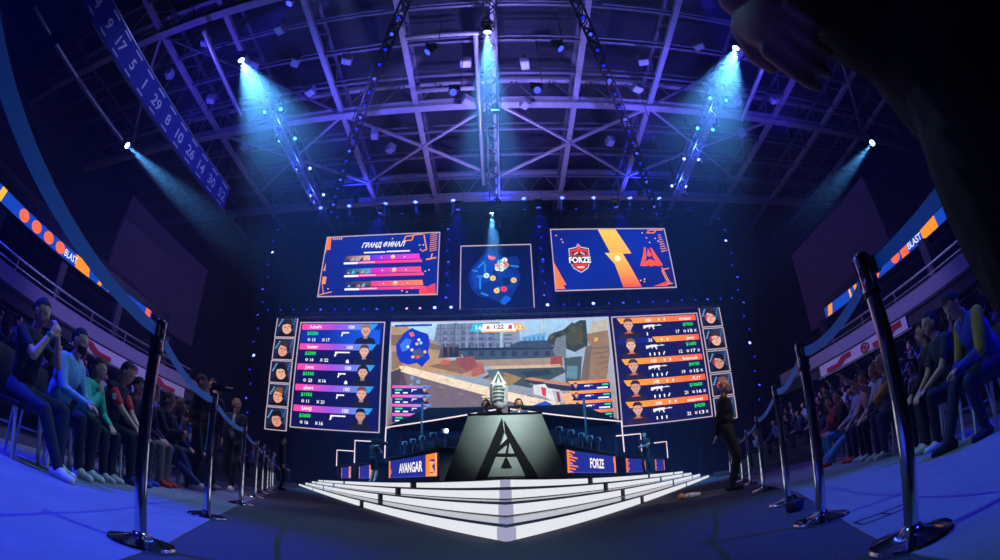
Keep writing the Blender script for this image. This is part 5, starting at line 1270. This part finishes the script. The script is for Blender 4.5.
person('person in a red top, farthest in the right front row', Rr(6.0), RA, sitpose(lean=12), (180, 30, 50), (30, 30, 46), (190, 190, 200), 'dark')
person('person in a yellow-striped dark top standing beyond the right front row', Rr(7.4, .2), RA, dict(handL=(-.1, .3, 1.05), handR=(.12, .3, 1.05)), (36, 34, 40), (70, 110, 170), (150, 150, 160), 'black')

# ---- standing people
def handcam(lab, q, rz):
    c = thing('video_camera', lab, 'camera', q, rz)
    b = MB(); b.rbox((0, 0, 0), (.10, .22, .11), BLACKP, .015); b.build('body', c)
    b = MB(); b.lathe([(.036, .0), (.04, .02), (.04, .11), (.046, .13)], BLACKP, (0, .11, 0), 16, aim_rot((0, 1, 0))); b.build('lens', c)
    b = MB(); b.tube([(0, -.08, .055), (0, -.08, .10), (0, .08, .10), (0, .08, .055)], .011, BLACKP); b.build('handle', c)
    b = MB(); b.box((-.07, -.02, .02), (.012, .09, .06), mat('cam_display', (30, 34, 50), .2)); b.build('flip_display', c)
    return c
FS = math.atan2(-.75, .66)
J = person('camera operator in black filming between the stanchions at left', (-4.45, 5.65, 0), math.atan2(-.8, .55), dict(handL=(-.08, .30, 1.50), handR=(.10, .26, 1.46), elbowL=(-.6, -.1, -1), elbowR=(.6, -.1, -1), palmL=(.8, 0, .3), palmR=(-.8, 0, .3), curlL=1.1, curlR=1.1, head_pitch=6), (12, 12, 15), (14, 14, 18), (30, 30, 36), 'black')
handcam('black video camera held to the eye of the left camera operator', to_world(J, (.02, .30, 1.60)), math.atan2(-.8, .55))
person('tall bearded man in a dark red shirt standing beside the left camera operator', (-4.66, 6.28, 0), math.atan2(-.65, -.75), dict(), (74, 26, 40), (20, 20, 26), (60, 60, 66), 'brown', beard=True, scale=1.05)
J = person('young man in a dark jacket and pale T-shirt walking with a camera in hand', (-4.73, 7.24, 0), math.atan2(-.2, -.98), dict(pelvis=(0, 0, .92), footL=(-.09, .26, .10), footR=(.10, -.26, .12), tzL=.1, tzR=-.35, handL=(-.07, .28, 1.12), handR=(.09, .28, 1.12), palmL=(1, 0, 0), palmR=(-1, 0, 0), curlL=1.1, curlR=1.1, head_yaw=62, head_pitch=-6), (24, 44, 56), (16, 18, 24), (225, 225, 228), 'fair', scale=1.0)
b = MB(); b.ell(J['T'](0, .062, .27), (.085, .075, .24), cloth((170, 172, 190), 'fabric'), J['Rt']); child(J, 'undershirt', b, 'pale T-shirt')
handcam('small black camera in the hands of the walking young man', to_world(J, (.01, .36, 1.14)), math.atan2(-.2, -.98))
person('man in black standing under the left face-camera squares', (-6.85, 13.35, 0), R(-60), dict(handL=(-.25, .08, .80)), (12, 12, 15), (13, 13, 17), (30, 30, 34), 'black', skin=(190, 140, 120))
J = person('bald security man in a black suit standing with hands behind his back at right', (3.50, 6.78, 0), R(-112), dict(handL=(-.06, -.16, .93), handR=(.06, -.17, .90), elbowL=(-1, -.3, 0), elbowR=(1, -.3, 0), palmL=(0, -1, 0), palmR=(0, -1, 0), head_pitch=16, head_yaw=-6, bulk=1.08), (15, 15, 19), (15, 15, 19), (22, 22, 26), style='bald', scale=1.05, skin=(205, 152, 132))
b = MB(); b.tube([J['T'](-.06, .10, .48), J['T'](-.03, .13, .36), J['T'](0, .135, .24), J['T'](.03, .13, .36), J['T'](.06, .10, .48)], .006, cloth((40, 60, 170), 'strap'), 6); b.box(J['T'](0, .14, .20), (.085, .008, .11), cloth((190, 195, 230), 'card'), J['Rt']); child(J, 'lanyard_badge', b, 'blue lanyard with a pale badge')
b = MB(); b.slab([J['T'](-.045, .118, .46), J['T'](.045, .118, .46), J['T'](0, .128, .30)], (0, .006, 0), cloth((220, 220, 228), 'fabric')); child(J, 'shirt_front', b, 'white shirt front')
# casters on the stage behind the podium
def headset(J, c=(20, 20, 24)):
    b = MB(); m_ = cloth(c, 'headset'); H = J['Hd']
    b.tube([H(.088 * math.cos(a), 0, .125 + .112 * math.sin(a)) for a in [PI * i / 12 for i in range(13)]], .009, m_, 8)
    for s in (-1, 1): b.ell(H(s * .088, 0, .105), (.022, .036, .042), m_, J['Rh'])
    b.tube([H(-.09, .02, .09), H(-.075, .08, .05), H(-.02, .115, .045)], .005, m_, 6); child(J, 'headset', b, 'dark headset with a microphone')
b = MB(); pr_ = thing('presenter_riser', 'low black riser under the two presenters behind the podium', 'platform', (0, 10.85, DZ)); b.rbox((0, 0, .10), (2.0, .9, .20), BLACKP, .01); b.build('deck', pr_); b = MB(); b.box((0, 0, .205), (1.9, .8, .01), CARPET); b.build('carpet', pr_)
J = person('presenter at left behind the podium in a dark jacket and headset', (-.40, 10.72, DZ + .21), PI, dict(handL=(-.2, .3, 1.15), handR=(.2, .3, 1.15), head_pitch=-4), (24, 34, 44), (20, 20, 26), (30, 30, 34), 'dark', skin=(214, 160, 136), scale=1.01); headset(J)
J = person('presenter at right behind the podium in a blue-grey jacket and headset', (.36, 10.72, DZ + .21), PI, dict(handL=(-.2, .3, 1.15), handR=(.2, .3, 1.15), head_yaw=10, head_pitch=-4), (70, 92, 120), (20, 20, 26), (30, 30, 34), 'dark', beard=True, skin=(200, 150, 125), scale=1.01); headset(J)
b = MB(); b.ell(J['T'](0, .075, .30), (.05, .055, .22), cloth((205, 214, 225), 'fabric'), J['Rt']); child(J, 'undershirt', b, 'pale shirt front')
# operator with a shoulder camera, and a man with folded arms, on the stage
q = aty(372.5, 479, 17.6)
J = person('camera operator in black with shorts filming on the left of the stage', (q.x, 17.6, DZ), R(-35), dict(handL=(-.16, .34, 1.52), handR=(.10, .22, 1.42), elbowR=(.7, .2, -1), palmL=(1, 0, .2), palmR=(-1, 0, 0), curlL=1, curlR=1), (16, 18, 22), (18, 20, 24), (150, 150, 155), 'black', sleeves='short', shorts=True, skin=(206, 156, 134))
c = handcam('large shoulder video camera carried by the operator on the stage', to_world(J, (.12, .16, 1.62)), R(-35)); c.scale = (1.9,) * 3
q = aty(647.5, 476, 18.3)
person('man in a black T-shirt with folded arms standing on the right of the stage', (q.x, 18.3, DZ), R(150), dict(handL=(.10, .22, 1.14), handR=(-.10, .25, 1.20), elbowL=(-.8, .2, -.8), elbowR=(.8, .2, -.8), hdirL=(1, 0, .2), hdirR=(-1, 0, .3), palmL=(0, -1, 0), palmR=(0, -1, 0), head_yaw=-20), (18, 18, 22), (20, 20, 25), (40, 40, 46), 'black', sleeves='short', skin=(200, 150, 130), scale=1.02)
q = aty(622, 474, 15.2)

# ---- the crowd in the dark stands: one seated figure of each colour, copied
def crowd_proto(name, top, hair, lean, arms):
    pr, J = figure(sitpose(lean=lean, **arms))
    mb = MB()
    for q, reg in pr:
        if q[0] == 'c':
            if q[3] < .012 and reg == 'hand': continue
            _capsule(mb, q[1], q[2], q[3], q[4], DUMMY, 8)
        else: mb.ell(q[1], q[2], DUMMY, Matrix(q[3]), 10, 8)
    me = remesh(mb, .028, 2); n = len(me.polygons); cen = np.empty(n * 3); me.polygons.foreach_get('center', cen); cen = cen.reshape(-1, 3)
    D = np.stack([sd_prim(cen, q) for q, _ in pr]); idx = D.argmin(0)
    nm = {'skin': 0, 'hand': 0, 'fore': 1, 'top': 1, 'pants': 2, 'shoe': 2}; reg = np.array([nm[r] for _, r in pr])[idx]
    H = J['neck']; hz = np.array(J['Hd'](0, 0, .15)); hy = np.array(J['Rh'] @ V3((0, 1, 0)))
    hairy = (reg == 0) & (cen[:, 2] > hz[2] - .1) & (((cen - hz) @ hy < .02) | (cen[:, 2] > hz[2] + .03)); reg[hairy] = 3
    me.materials.clear()
    for c in (cloth((205, 150, 125), 'skin'), cloth(top, 'fabric'), cloth((26, 28, 40), 'fabric'), cloth(hair, 'hair')): me.materials.append(c)
    me.polygons.foreach_set('material_index', reg.astype(np.int32)); me.polygons.foreach_set('use_smooth', [True] * n); me.update(); me.name = 'spectator_body'
    return me
PROTO = [crowd_proto('a', (40, 46, 90), (20, 18, 20), 8, {}), crowd_proto('b', (150, 155, 190), (60, 42, 34), 14, dict(handL=(-.05, .25, .9), handR=(.05, .25, .9))), crowd_proto('c', (24, 24, 34), (24, 20, 22), 4, dict(handL=(-.2, .3, 1.25), elbowL=(-.5, .2, -1))), crowd_proto('d', (90, 100, 180), (130, 100, 80), 10, dict(handL=(-.15, .2, .75)))]
rc = random.Random(11)
def crowd(side):
    s = -1 if side == 'left' else 1
    xf = 15.0 if s < 0 else 13.9; x0 = 8.4; n = 7; cnt = 0
    for k in range(n):
        xa = x0 + 1.0 + k * (xf + 2.2 - x0 - 1.0) / n
        z = .23 + k * .34
        x = s * (xa + .34)
        y = 4.0 + rc.random() * .4
        ymax = 19
        while y < ymax:
            az = abs(x) / y
            if rc.random() < (.72 if y < 12 else .6) and az > .40:
                me = PROTO[rc.randrange(4)]
                o = bpy.data.objects.new('spectator', me); COL.objects.link(o)
                o.location = (x, y, z - .02); o.rotation_euler = (0, 0, (LA if s < 0 else RA) + rc.uniform(-.3, .3)); sc = rc.uniform(.94, 1.05); o.scale = (sc, sc, sc)
                tag(o, 'spectator seated among the crowd in the dark %s stand' % side, 'person', 'crowd in the %s stand' % side); cnt += 1
            y += .70 if y < 12 else .9
    return cnt
print('CROWD', crowd('left'), crowd('right'))

# ------------------------------------------------------------------ stanchions with blue belts
BELT = mat('blue_belt', (24, 120, 214), .6, 0, .08, 60)
def stanchion(p, lab, nxt=None, tilt=(0, 0), hgt=.97, belt_lab=None):
    root = thing('stanchion', lab, 'stanchion', (p[0], p[1], 0), 0)
    root.rotation_euler = (tilt[1], tilt[0], 0)
    b = MB(); b.lathe([(.160, 0), (.162, .012), (.155, .022), (.10, .034), (.045, .046), (.034, .06)], CHROME, seg=40); b.build('base', root)
    b = MB(); b.lathe([(.029, .05), (.029, hgt - .13)], CHROME, seg=20); b.build('pole', root)
    b = MB(); b.lathe([(.033, hgt - .135), (.0335, hgt - .125), (.0335, hgt - .01), (.028, hgt)], CHROME, seg=20); b.build('head', root)
    b = MB(); b.lathe([(.0345, hgt - .150), (.0352, hgt - .145), (.0352, hgt - .136), (.0345, hgt - .131)], BLACKP, seg=20); b.build('collar_ring', root)
    for a in (PI / 4, 3 * PI / 4, 5 * PI / 4, 7 * PI / 4):
        b = MB(); b.box(V3((math.cos(a) * .030, math.sin(a) * .030, hgt - .062)), (.012, .016, .098), BLACKP, rotz(a)); b.build('belt_slot', root)
    if nxt is not None:
        d = V3((nxt[0] - p[0], nxt[1] - p[1], 0)); L_ = d.length; d.normalize(); nv = 12
        top = MB(); vs = []
        inv = Euler((tilt[1], tilt[0], 0)).to_matrix().inverted()
        sag = .05 if L_ < 3 else .06; sd = V3((-d.y, d.x, 0)) * .0012
        for off in (sd, -sd):
            for i in range(nv + 1):
                t = .036 + (L_ - .072) * i / nv; z = hgt - .057 - sag * 4 * (i / nv) * (1 - i / nv)
                for dz in (-.024, .024): vs.append(inv @ (d * t + V3((0, 0, z + dz)) + off))
        m1 = 2 * (nv + 1)
        fs = [(2 * i, 2 * i + 2, 2 * i + 3, 2 * i + 1) for i in range(nv)] + [(m1 + 2 * i + 1, m1 + 2 * i + 3, m1 + 2 * i + 2, m1 + 2 * i) for i in range(nv)]
        for i in range(nv): fs += [(2 * i + 1, 2 * i + 3, m1 + 2 * i + 3, m1 + 2 * i + 1), (m1 + 2 * i, m1 + 2 * i + 2, 2 * i + 2, 2 * i)]
        top.add(vs, fs, BELT); o = top.build('belt', root); o['label'] = 'blue retractable belt'
        b = MB(); b.rbox(inv @ (d * (L_ - .045) + V3((0, 0, hgt - .057))), (.03, .03, .055), BLACKP, .005, rotz(math.atan2(d.y, d.x))); b.build('belt_clip', root)
    return root
LS = [(-0.64, -0.27), (-1.44, 1.46), (-2.18, 2.98), (-3.03, 4.85), (-4.0, 6.85), (-5.0, 8.85), (-6.0, 10.9), (-7.05, 13.0), (-8.1, 15.1), (-9.2, 17.2)]
RS = [(.66, -0.80), (1.22, 1.03), (1.58, 2.01), (2.15, 3.18), (3.14, 5.18), (4.13, 7.25), (5.1, 9.3), (6.1, 11.5), (7.1, 13.6), (8.1, 15.7)]
NL = ['', 'nearest', 'second', 'third', 'fourth', 'fifth', 'sixth', 'seventh', 'eighth', 'ninth']
for i in range(len(LS)):
    lab = 'chrome stanchion with a blue belt, %s from the camera in the left line' % NL[i] if i else 'chrome stanchion just beside the camera at left, only its belt in view'
    stanchion(LS[i], lab, LS[i + 1] if i + 1 < len(LS) else None)
for i in range(len(RS)):
    lab = 'chrome stanchion with a blue belt, %s from the camera in the right line' % NL[i] if i else 'chrome stanchion just beside the camera at right, only its belt in view'
    stanchion(RS[i], lab, RS[i + 1] if i + 1 < len(RS) else None, tilt=(-.03, .0) if i == 1 else (0, 0))
# second post stood against the nearest right stanchion (its head shows beside it)
# ------------------------------------------------------------------ small things on the floor
b = MB(); q = atz(692, 498, 0); t = thing('crumpled_packet', 'crumpled white and orange packet on the carpet right of the stage', 'litter', (q.x, q.y, 0), .3)
rr = random.Random(5); vs = []; 
bm = bmesh.new(); bmesh.ops.create_icosphere(bm, subdivisions=3, radius=1)
for v in bm.verts: f_ = 1 + .35 * (rr.random() - .5); v.co = V3((v.co.x * .17 * f_, v.co.y * .08 * f_, max(0.0, .045 + v.co.z * .045 * f_)))
b.bm(bm, mat('packet_white', (205, 215, 240), .5)); b.build('wrapper', t)
b = MB(); bm = bmesh.new(); bmesh.ops.create_icosphere(bm, subdivisions=2, radius=1)
for v in bm.verts: f_ = 1 + .3 * (rr.random() - .5); v.co = V3((-.20 + v.co.x * .07 * f_, v.co.y * .06 * f_, max(0, .05 + v.co.z * .055 * f_)))
b.bm(bm, mat('packet_orange', (226, 150, 90), .5)); tag(b.build('torn_end', t), 'orange torn end')
q = atz(795, 511, 0); t = thing('bag', 'small dark bag lying by the second and third right stanchions', 'bag', (q.x, q.y, 0), .5)
b = MB(); b.rbox((0, 0, .04), (.15, .10, .08), mat('bag_dark', (44, 34, 70), .6, 0, .3, 30, .3), .035); b.build('body', t)
b = MB(); b.tube([(-.05, 0, .07), (-.04, .02, .11), (.04, .02, .11), (.05, 0, .07)], .008, BLACKP); b.build('strap', t)
q = atz(886, 515, 0); t = thing('floor_hatch', 'small rectangular hatch set in the right aisle floor', 'hatch', (q.x, q.y, .006), -.35)
b = MB(); hm = mat('hatch_line', (14, 14, 30), .6)
for c, sz in (((0, .06, 0), (.30, .012, .004)), ((0, -.06, 0), (.30, .012, .004)), ((-.15, 0, 0), (.012, .12, .004)), ((.15, 0, 0), (.012, .12, .004)), ((0, 0, 0), (.012, .10, .004))): b.box(c, sz, hm)
b.build('rim', t)

# ------------------------------------------------------------------ person standing close at the right, hand hanging over the view
def near_person():
    pose = dict(pelvis=(0, 0, .98), lean=2, bulk=1.12, shoulder=.20, footL=(-.14, 0, .085), footR=(.14, .02, .085), handR=(.3, .1, .9))
    X0, Y0 = .675, .155
    root_loc = V3((X0, Y0, 0))
    pr, J = figure(dict(pose, handL=(-.30, .12, 1.0)))
    keep = []
    for q, reg in pr: keep.append((q, reg))
    # drop the generated left arm and hand; a detailed one replaces it
    out = []
    for q, reg in keep:
        c = V3(q[1])
        if reg in ('hand', 'fore') and c.x < 0: continue
        if reg == 'top' and q[0] == 'c' and c.x < -.17: continue
        out.append((q, reg))
    return out, J, root_loc
pr, J, RL = near_person()
def C(a, b_, r0, r1, reg): pr.append((('c', tuple(V3(a)), tuple(V3(b_)), r0, r1), reg))
def E(c, rad, rot, reg): pr.append((('e', tuple(V3(c)), tuple(rad), [list(r) for r in rot]), reg))
# coat skirt over the hips, trousers below
for z in (.62, .86, 1.1, 1.32): E((0, 0, z), (.205, .165, .26), Matrix.Identity(3), 'top')      # long straight coat
E((-.15, .04, 1.08), (.13, .13, .30), Matrix.Identity(3), 'top'); E((-.17, .02, 1.36), (.11, .12, .20), Matrix.Identity(3), 'top')      # open jacket front
sh = V3((-.21, 0, 1.45)); el = V3((-.30, .04, 1.19)); wr = V3((-.342, .105, .955))
C(sh, el, .068, .058, 'top'); C(el, el.lerp(wr, .72), .056, .045, 'top'); C(el.lerp(wr, .6), wr, .036, .032, 'hand')
f = V3((.10, -.16, -.97)).normalized()           # hand hangs down from the wrist
w = V3((.25, -.97, 0.0)); w = (w - f * w.dot(f)).normalized()     # across the knuckles: index (-w) to little finger (+w)
up = w.cross(f).normalized()
if up.dot(V3((1, 0, 0))) < 0: up = -up        # palm towards the thigh
RM = Matrix((w, up, f)).transposed()
pc = wr + f * .055
E(pc, (.046, .021, .060), RM, 'hand'); E(pc + f * .012 - w * .02 + up * .008, (.024, .018, .04), RM, 'hand')
for o_, L1, L2, L3, cu in ((-.036, .042, .026, .020, .55), (-.012, .047, .030, .021, .62), (.012, .044, .028, .020, .72), (.035, .034, .021, .018, .85)):
    a = pc + f * .046 + w * o_
    d = (f * math.cos(cu * .7) + up * math.sin(cu * .7)).normalized(); p1 = a + d * L1
    d = (f * math.cos(cu * 1.9) + up * math.sin(cu * 1.9)).normalized(); p2 = p1 + d * L2
    d = (f * math.cos(cu * 2.9) + up * math.sin(cu * 2.9)).normalized(); p3 = p2 + d * L3
    C(a, p1, .0112, .0098, 'hand'); C(p1, p2, .0098, .0090, 'hand'); C(p2, p3, .0088, .0076, 'hand')
tb = wr + f * .028 - w * .038 + up * .006; d = (f * .8 - w * .5 + up * .35).normalized()
C(tb, tb + d * .044, .0165, .0130, 'hand'); d2 = (f * .95 + w * .1 + up * .25).normalized(); C(tb + d * .044, tb + d * .044 + d2 * .032, .0128, .0098, 'hand')
mb = MB()
for q, reg in pr:
    if q[0] == 'c': _capsule(mb, q[1], q[2], q[3], q[4], DUMMY, 14)
    else: mb.ell(q[1], q[2], DUMMY, Matrix(q[3]), 20, 14)
me = remesh(mb, .0055, 2)
n = len(me.polygons); cen = np.empty(n * 3); me.polygons.foreach_get('center', cen); cen = cen.reshape(-1, 3)
D = np.stack([sd_prim(cen, q) for q, _ in pr]); idx = D.argmin(0)
nm = {'skin': 0, 'hand': 0, 'fore': 1, 'top': 1, 'pants': 2, 'shoe': 3}; reg = np.array([nm[r] for _, r in pr])[idx]
me.materials.clear()
for c in (cloth((196, 132, 108), 'skin'), cloth((9, 9, 11), 'fabric'), cloth((9, 9, 12), 'fabric'), cloth((14, 14, 16), 'shoe')): me.materials.append(c)
me.polygons.foreach_set('material_index', reg.astype(np.int32)); me.polygons.foreach_set('use_smooth', [True] * n); me.update(); me.name = 'body'
root = thing('person', 'person in black standing very close at right, one bare hand hanging down', 'person', RL)
bo = bpy.data.objects.new('body', me); COL.objects.link(bo); bo.parent = root
b = MB(); q0 = el.lerp(wr, .66); q1 = el.lerp(wr, .76); b.tube([q0, q1], .049, cloth((11, 11, 13), 'fabric'), 20); b.build('cuff', root)
b = MB(); H = J['Hd']; b.ell(H(0, -.012, .14), (.086, .104, .100), cloth((18, 15, 17), 'hair'), J['Rh'], 20, 12); b.build('hair', root)
# ------------------------------------------------------------------ light
W = bpy.data.worlds.new('arena_dark'); S.world = W; W.use_nodes = True
bg = W.node_tree.nodes['Background']; bg.inputs['Color'].default_value = (.015, .015, .10, 1); bg.inputs['Strength'].default_value = .25
BLU = (.02, .03, 1.0); VIO = (.30, .25, 1.0); WHT = (.95, .97, 1.0)
# blue wash lamps in the rig, aimed at both audience aisles
def wash(loc, target, energy, rgb, size, lab, blend=.6):
    root = lamp(V3(loc), V3(target) - V3(loc), lab, LB[1], .25, None, True, name='wash_lamp')
    d = (V3(target) - V3(loc)).normalized()
    l = light('wash_light', 'SPOT', d * .32, energy, rgb, None, size, blend, .15, root); l.rotation_euler = d.to_track_quat('-Z', 'Y').to_euler()
wash((-9.5, -3.5, 15.0), (-3.0, 0.9, 0), 27000, BLU, 18, 'blue wash lamp behind the camera at left')
wash((9.5, -3.5, 15.0), (3.3, 1.6, 0), 13000, BLU, 18, 'blue wash lamp behind the camera at right')
wash((-5.0, 6.0, 19.5), (-5.4, 5.0, 0), 6000, (.30, .32, 1.0), 18, 'pale blue wash lamp over the left aisle')
wash((5.5, 6.0, 19.5), (6.2, 6.2, 0), 3500, (.18, .22, 1.0), 18, 'pale blue wash lamp over the right aisle')
wash((-9.0, 9.0, 19.0), (-14.0, 10.0, 4), 5000, BLU, 50, 'blue wash lamp over the left stand')
wash((9.0, 9.0, 19.0), (13.5, 10.0, 4), 5000, BLU, 50, 'blue wash lamp over the right stand')
# uplighters added under the roof to brighten its beams
for (x, y, e, c) in ((0, 15.5, 2600, VIO), (0, 23.5, 2200, VIO), (-8.5, 18, 1500, (.10, .09, 1.0)), (8.5, 18, 1700, (.13, .11, 1.0)), (-17, 14, 900, (.08, .05, 1.0)), (17, 16, 900, (.08, .05, 1.0)), (0, 29.5, 1500, BLU), (-11, 28, 1500, BLU), (11, 28, 1500, BLU)):
    root = lamp((x, y, 21.3 if y > 28 - .5 else 17.2), (0, 0, 1), 'added violet fill lamp under the roof', LB[1], .2, 'added uplighters under the roof', True, name='added_uplighter')
    l = light('uplight', 'SPOT', (0, 0, .3), e * (1.25 if y < 27 else .5), c, (0, 0, 5), 150, .8, .2, root)
    l.rotation_euler = (PI, 0, 0)
wash((-2.0, 15.0, 18.0), (-4.2, 4.0, 0.8), 3000, (.34, .52, 1.0), 22, 'pale wash lamp over the stage, aimed at the left front row')
wash((2.0, 15.0, 18.0), (4.5, 4.2, 0.8), 1800, (.30, .46, 1.0), 22, 'pale wash lamp over the stage, aimed at the right front row')
for i, (x, tx) in enumerate(((-9.0, -12.0), (-3.0, -4.0), (3.0, 4.0), (9.0, 12.0))):
    wash((x, 28.6, 20.6), (tx, 32.9, 9.0), 8000, (.02, .03, 1.0), 62, 'added blue wash lamp aimed at the back drape, %s from the left' % ['first', 'second', 'third', 'fourth'][i])  # lamps added for the blue glow on the drape
wash((7.0, 6.0, 19.3), (-1.9, 2.5, 0.8), 5200, (.32, .72, 1.0), 17, 'added cyan wash lamp over the right, aimed at the left belts')  # put in to brighten the left belts
wash((-7.0, 6.0, 19.3), (1.9, 2.3, 0.8), 4200, (.26, .66, 1.0), 17, 'added cyan wash lamp over the left, aimed at the right belts')  # its twin, put in for the right belts
wash((-6.5, 9.0, 18.5), (-16.5, 11.0, 15.7), 1500, (.30, .32, 1.0), 70, 'added blue wash lamp aimed at the number banners')  # added to lift the dim number banners
for s, sd in ((-1, 'left'), (1, 'right')):
    for k, y in enumerate((17.5, 21.0, 24.5)):
        root = lamp((s * 12.95, y, 18.6), (0, 0, 1), '%s added blue lamp hung under the %s silver truss' % (['first', 'second', 'third'][k], sd), LB[1], .13, None, True, name='added_truss_lamp')
        light('truss_light', 'POINT', (0, 0, .3), 160, (.05, .10, 1.0), None, radius=.1, parent=root)  # point lights added so the silver trusses look lit blue
wash((4.5, -1.0, 9.5), (0, 10.6, 2.3), 9500, (.92, 1.0, .98), 7, 'added white lamp behind the camera, aimed at the presenters')  # invented lamp that lights the presenters' faces
wash((8.0, 0.5, 12.0), (3.35, 6.75, 1.4), 2600, (1.0, .86, .80), 10, 'added warm lamp high at right, aimed at the security man')  # added to bring out the man in the dark suit
wash((-3.0, 13.0, 19.0), (-15.2, 13.5, 3.9), 6500, (.50, .40, 1.0), 40, 'added violet wash lamp aimed at the left parapet banner')  # both violet lamps are put in to brighten the parapet banners
wash((3.0, 13.0, 19.0), (14.2, 13.0, 3.9), 5500, (.50, .40, 1.0), 36, 'added violet wash lamp aimed at the right parapet banner')
wash((-9.0, 1.0, 13.0), (-4.55, 6.4, 1.4), 1500, (1.0, .88, .84), 12, 'added warm lamp high at left, aimed at the walking young man')  # extra lamp, added to light the walking man
# thin stage haze filling the hall; blue light is tinted into its colour
vs_ = W.node_tree.nodes.new('ShaderNodeVolumeScatter'); vs_.inputs['Color'].default_value = lin((178, 184, 255)) + (1,); vs_.inputs['Density'].default_value = 0.0035
W.node_tree.links.new(vs_.outputs[0], W.node_tree.nodes['World Output'].inputs['Volume'])
# white key on the podium and presenters
wash((0.4, -5.2, 11.6), (.05, 9.5, 1.75), 700, (.86, 1.0, .97), 8, 'white key lamp behind the camera, aimed at the podium')
wash((-6.5, 8.0, 18.5), (0, 11.0, 2), 6000, (.8, .95, 1.0), 16, 'white side lamp over the left of the stage')
S.view_settings.view_transform = 'Standard'; S.view_settings.look = 'None'
S.view_settings.exposure = 0; S.view_settings.gamma = 1; S.view_settings.use_curve_mapping = False
S.cycles.use_denoising = True
S.cycles.max_bounces = 5; S.cycles.diffuse_bounces = 2; S.cycles.glossy_bounces = 3; S.cycles.volume_bounces = 0; S.cycles.transmission_bounces = 2
S.cycles.sample_clamp_indirect = 3; S.cycles.sample_clamp_direct = 0
S.cycles.use_light_tree = True; S.cycles.volume_step_rate = 1
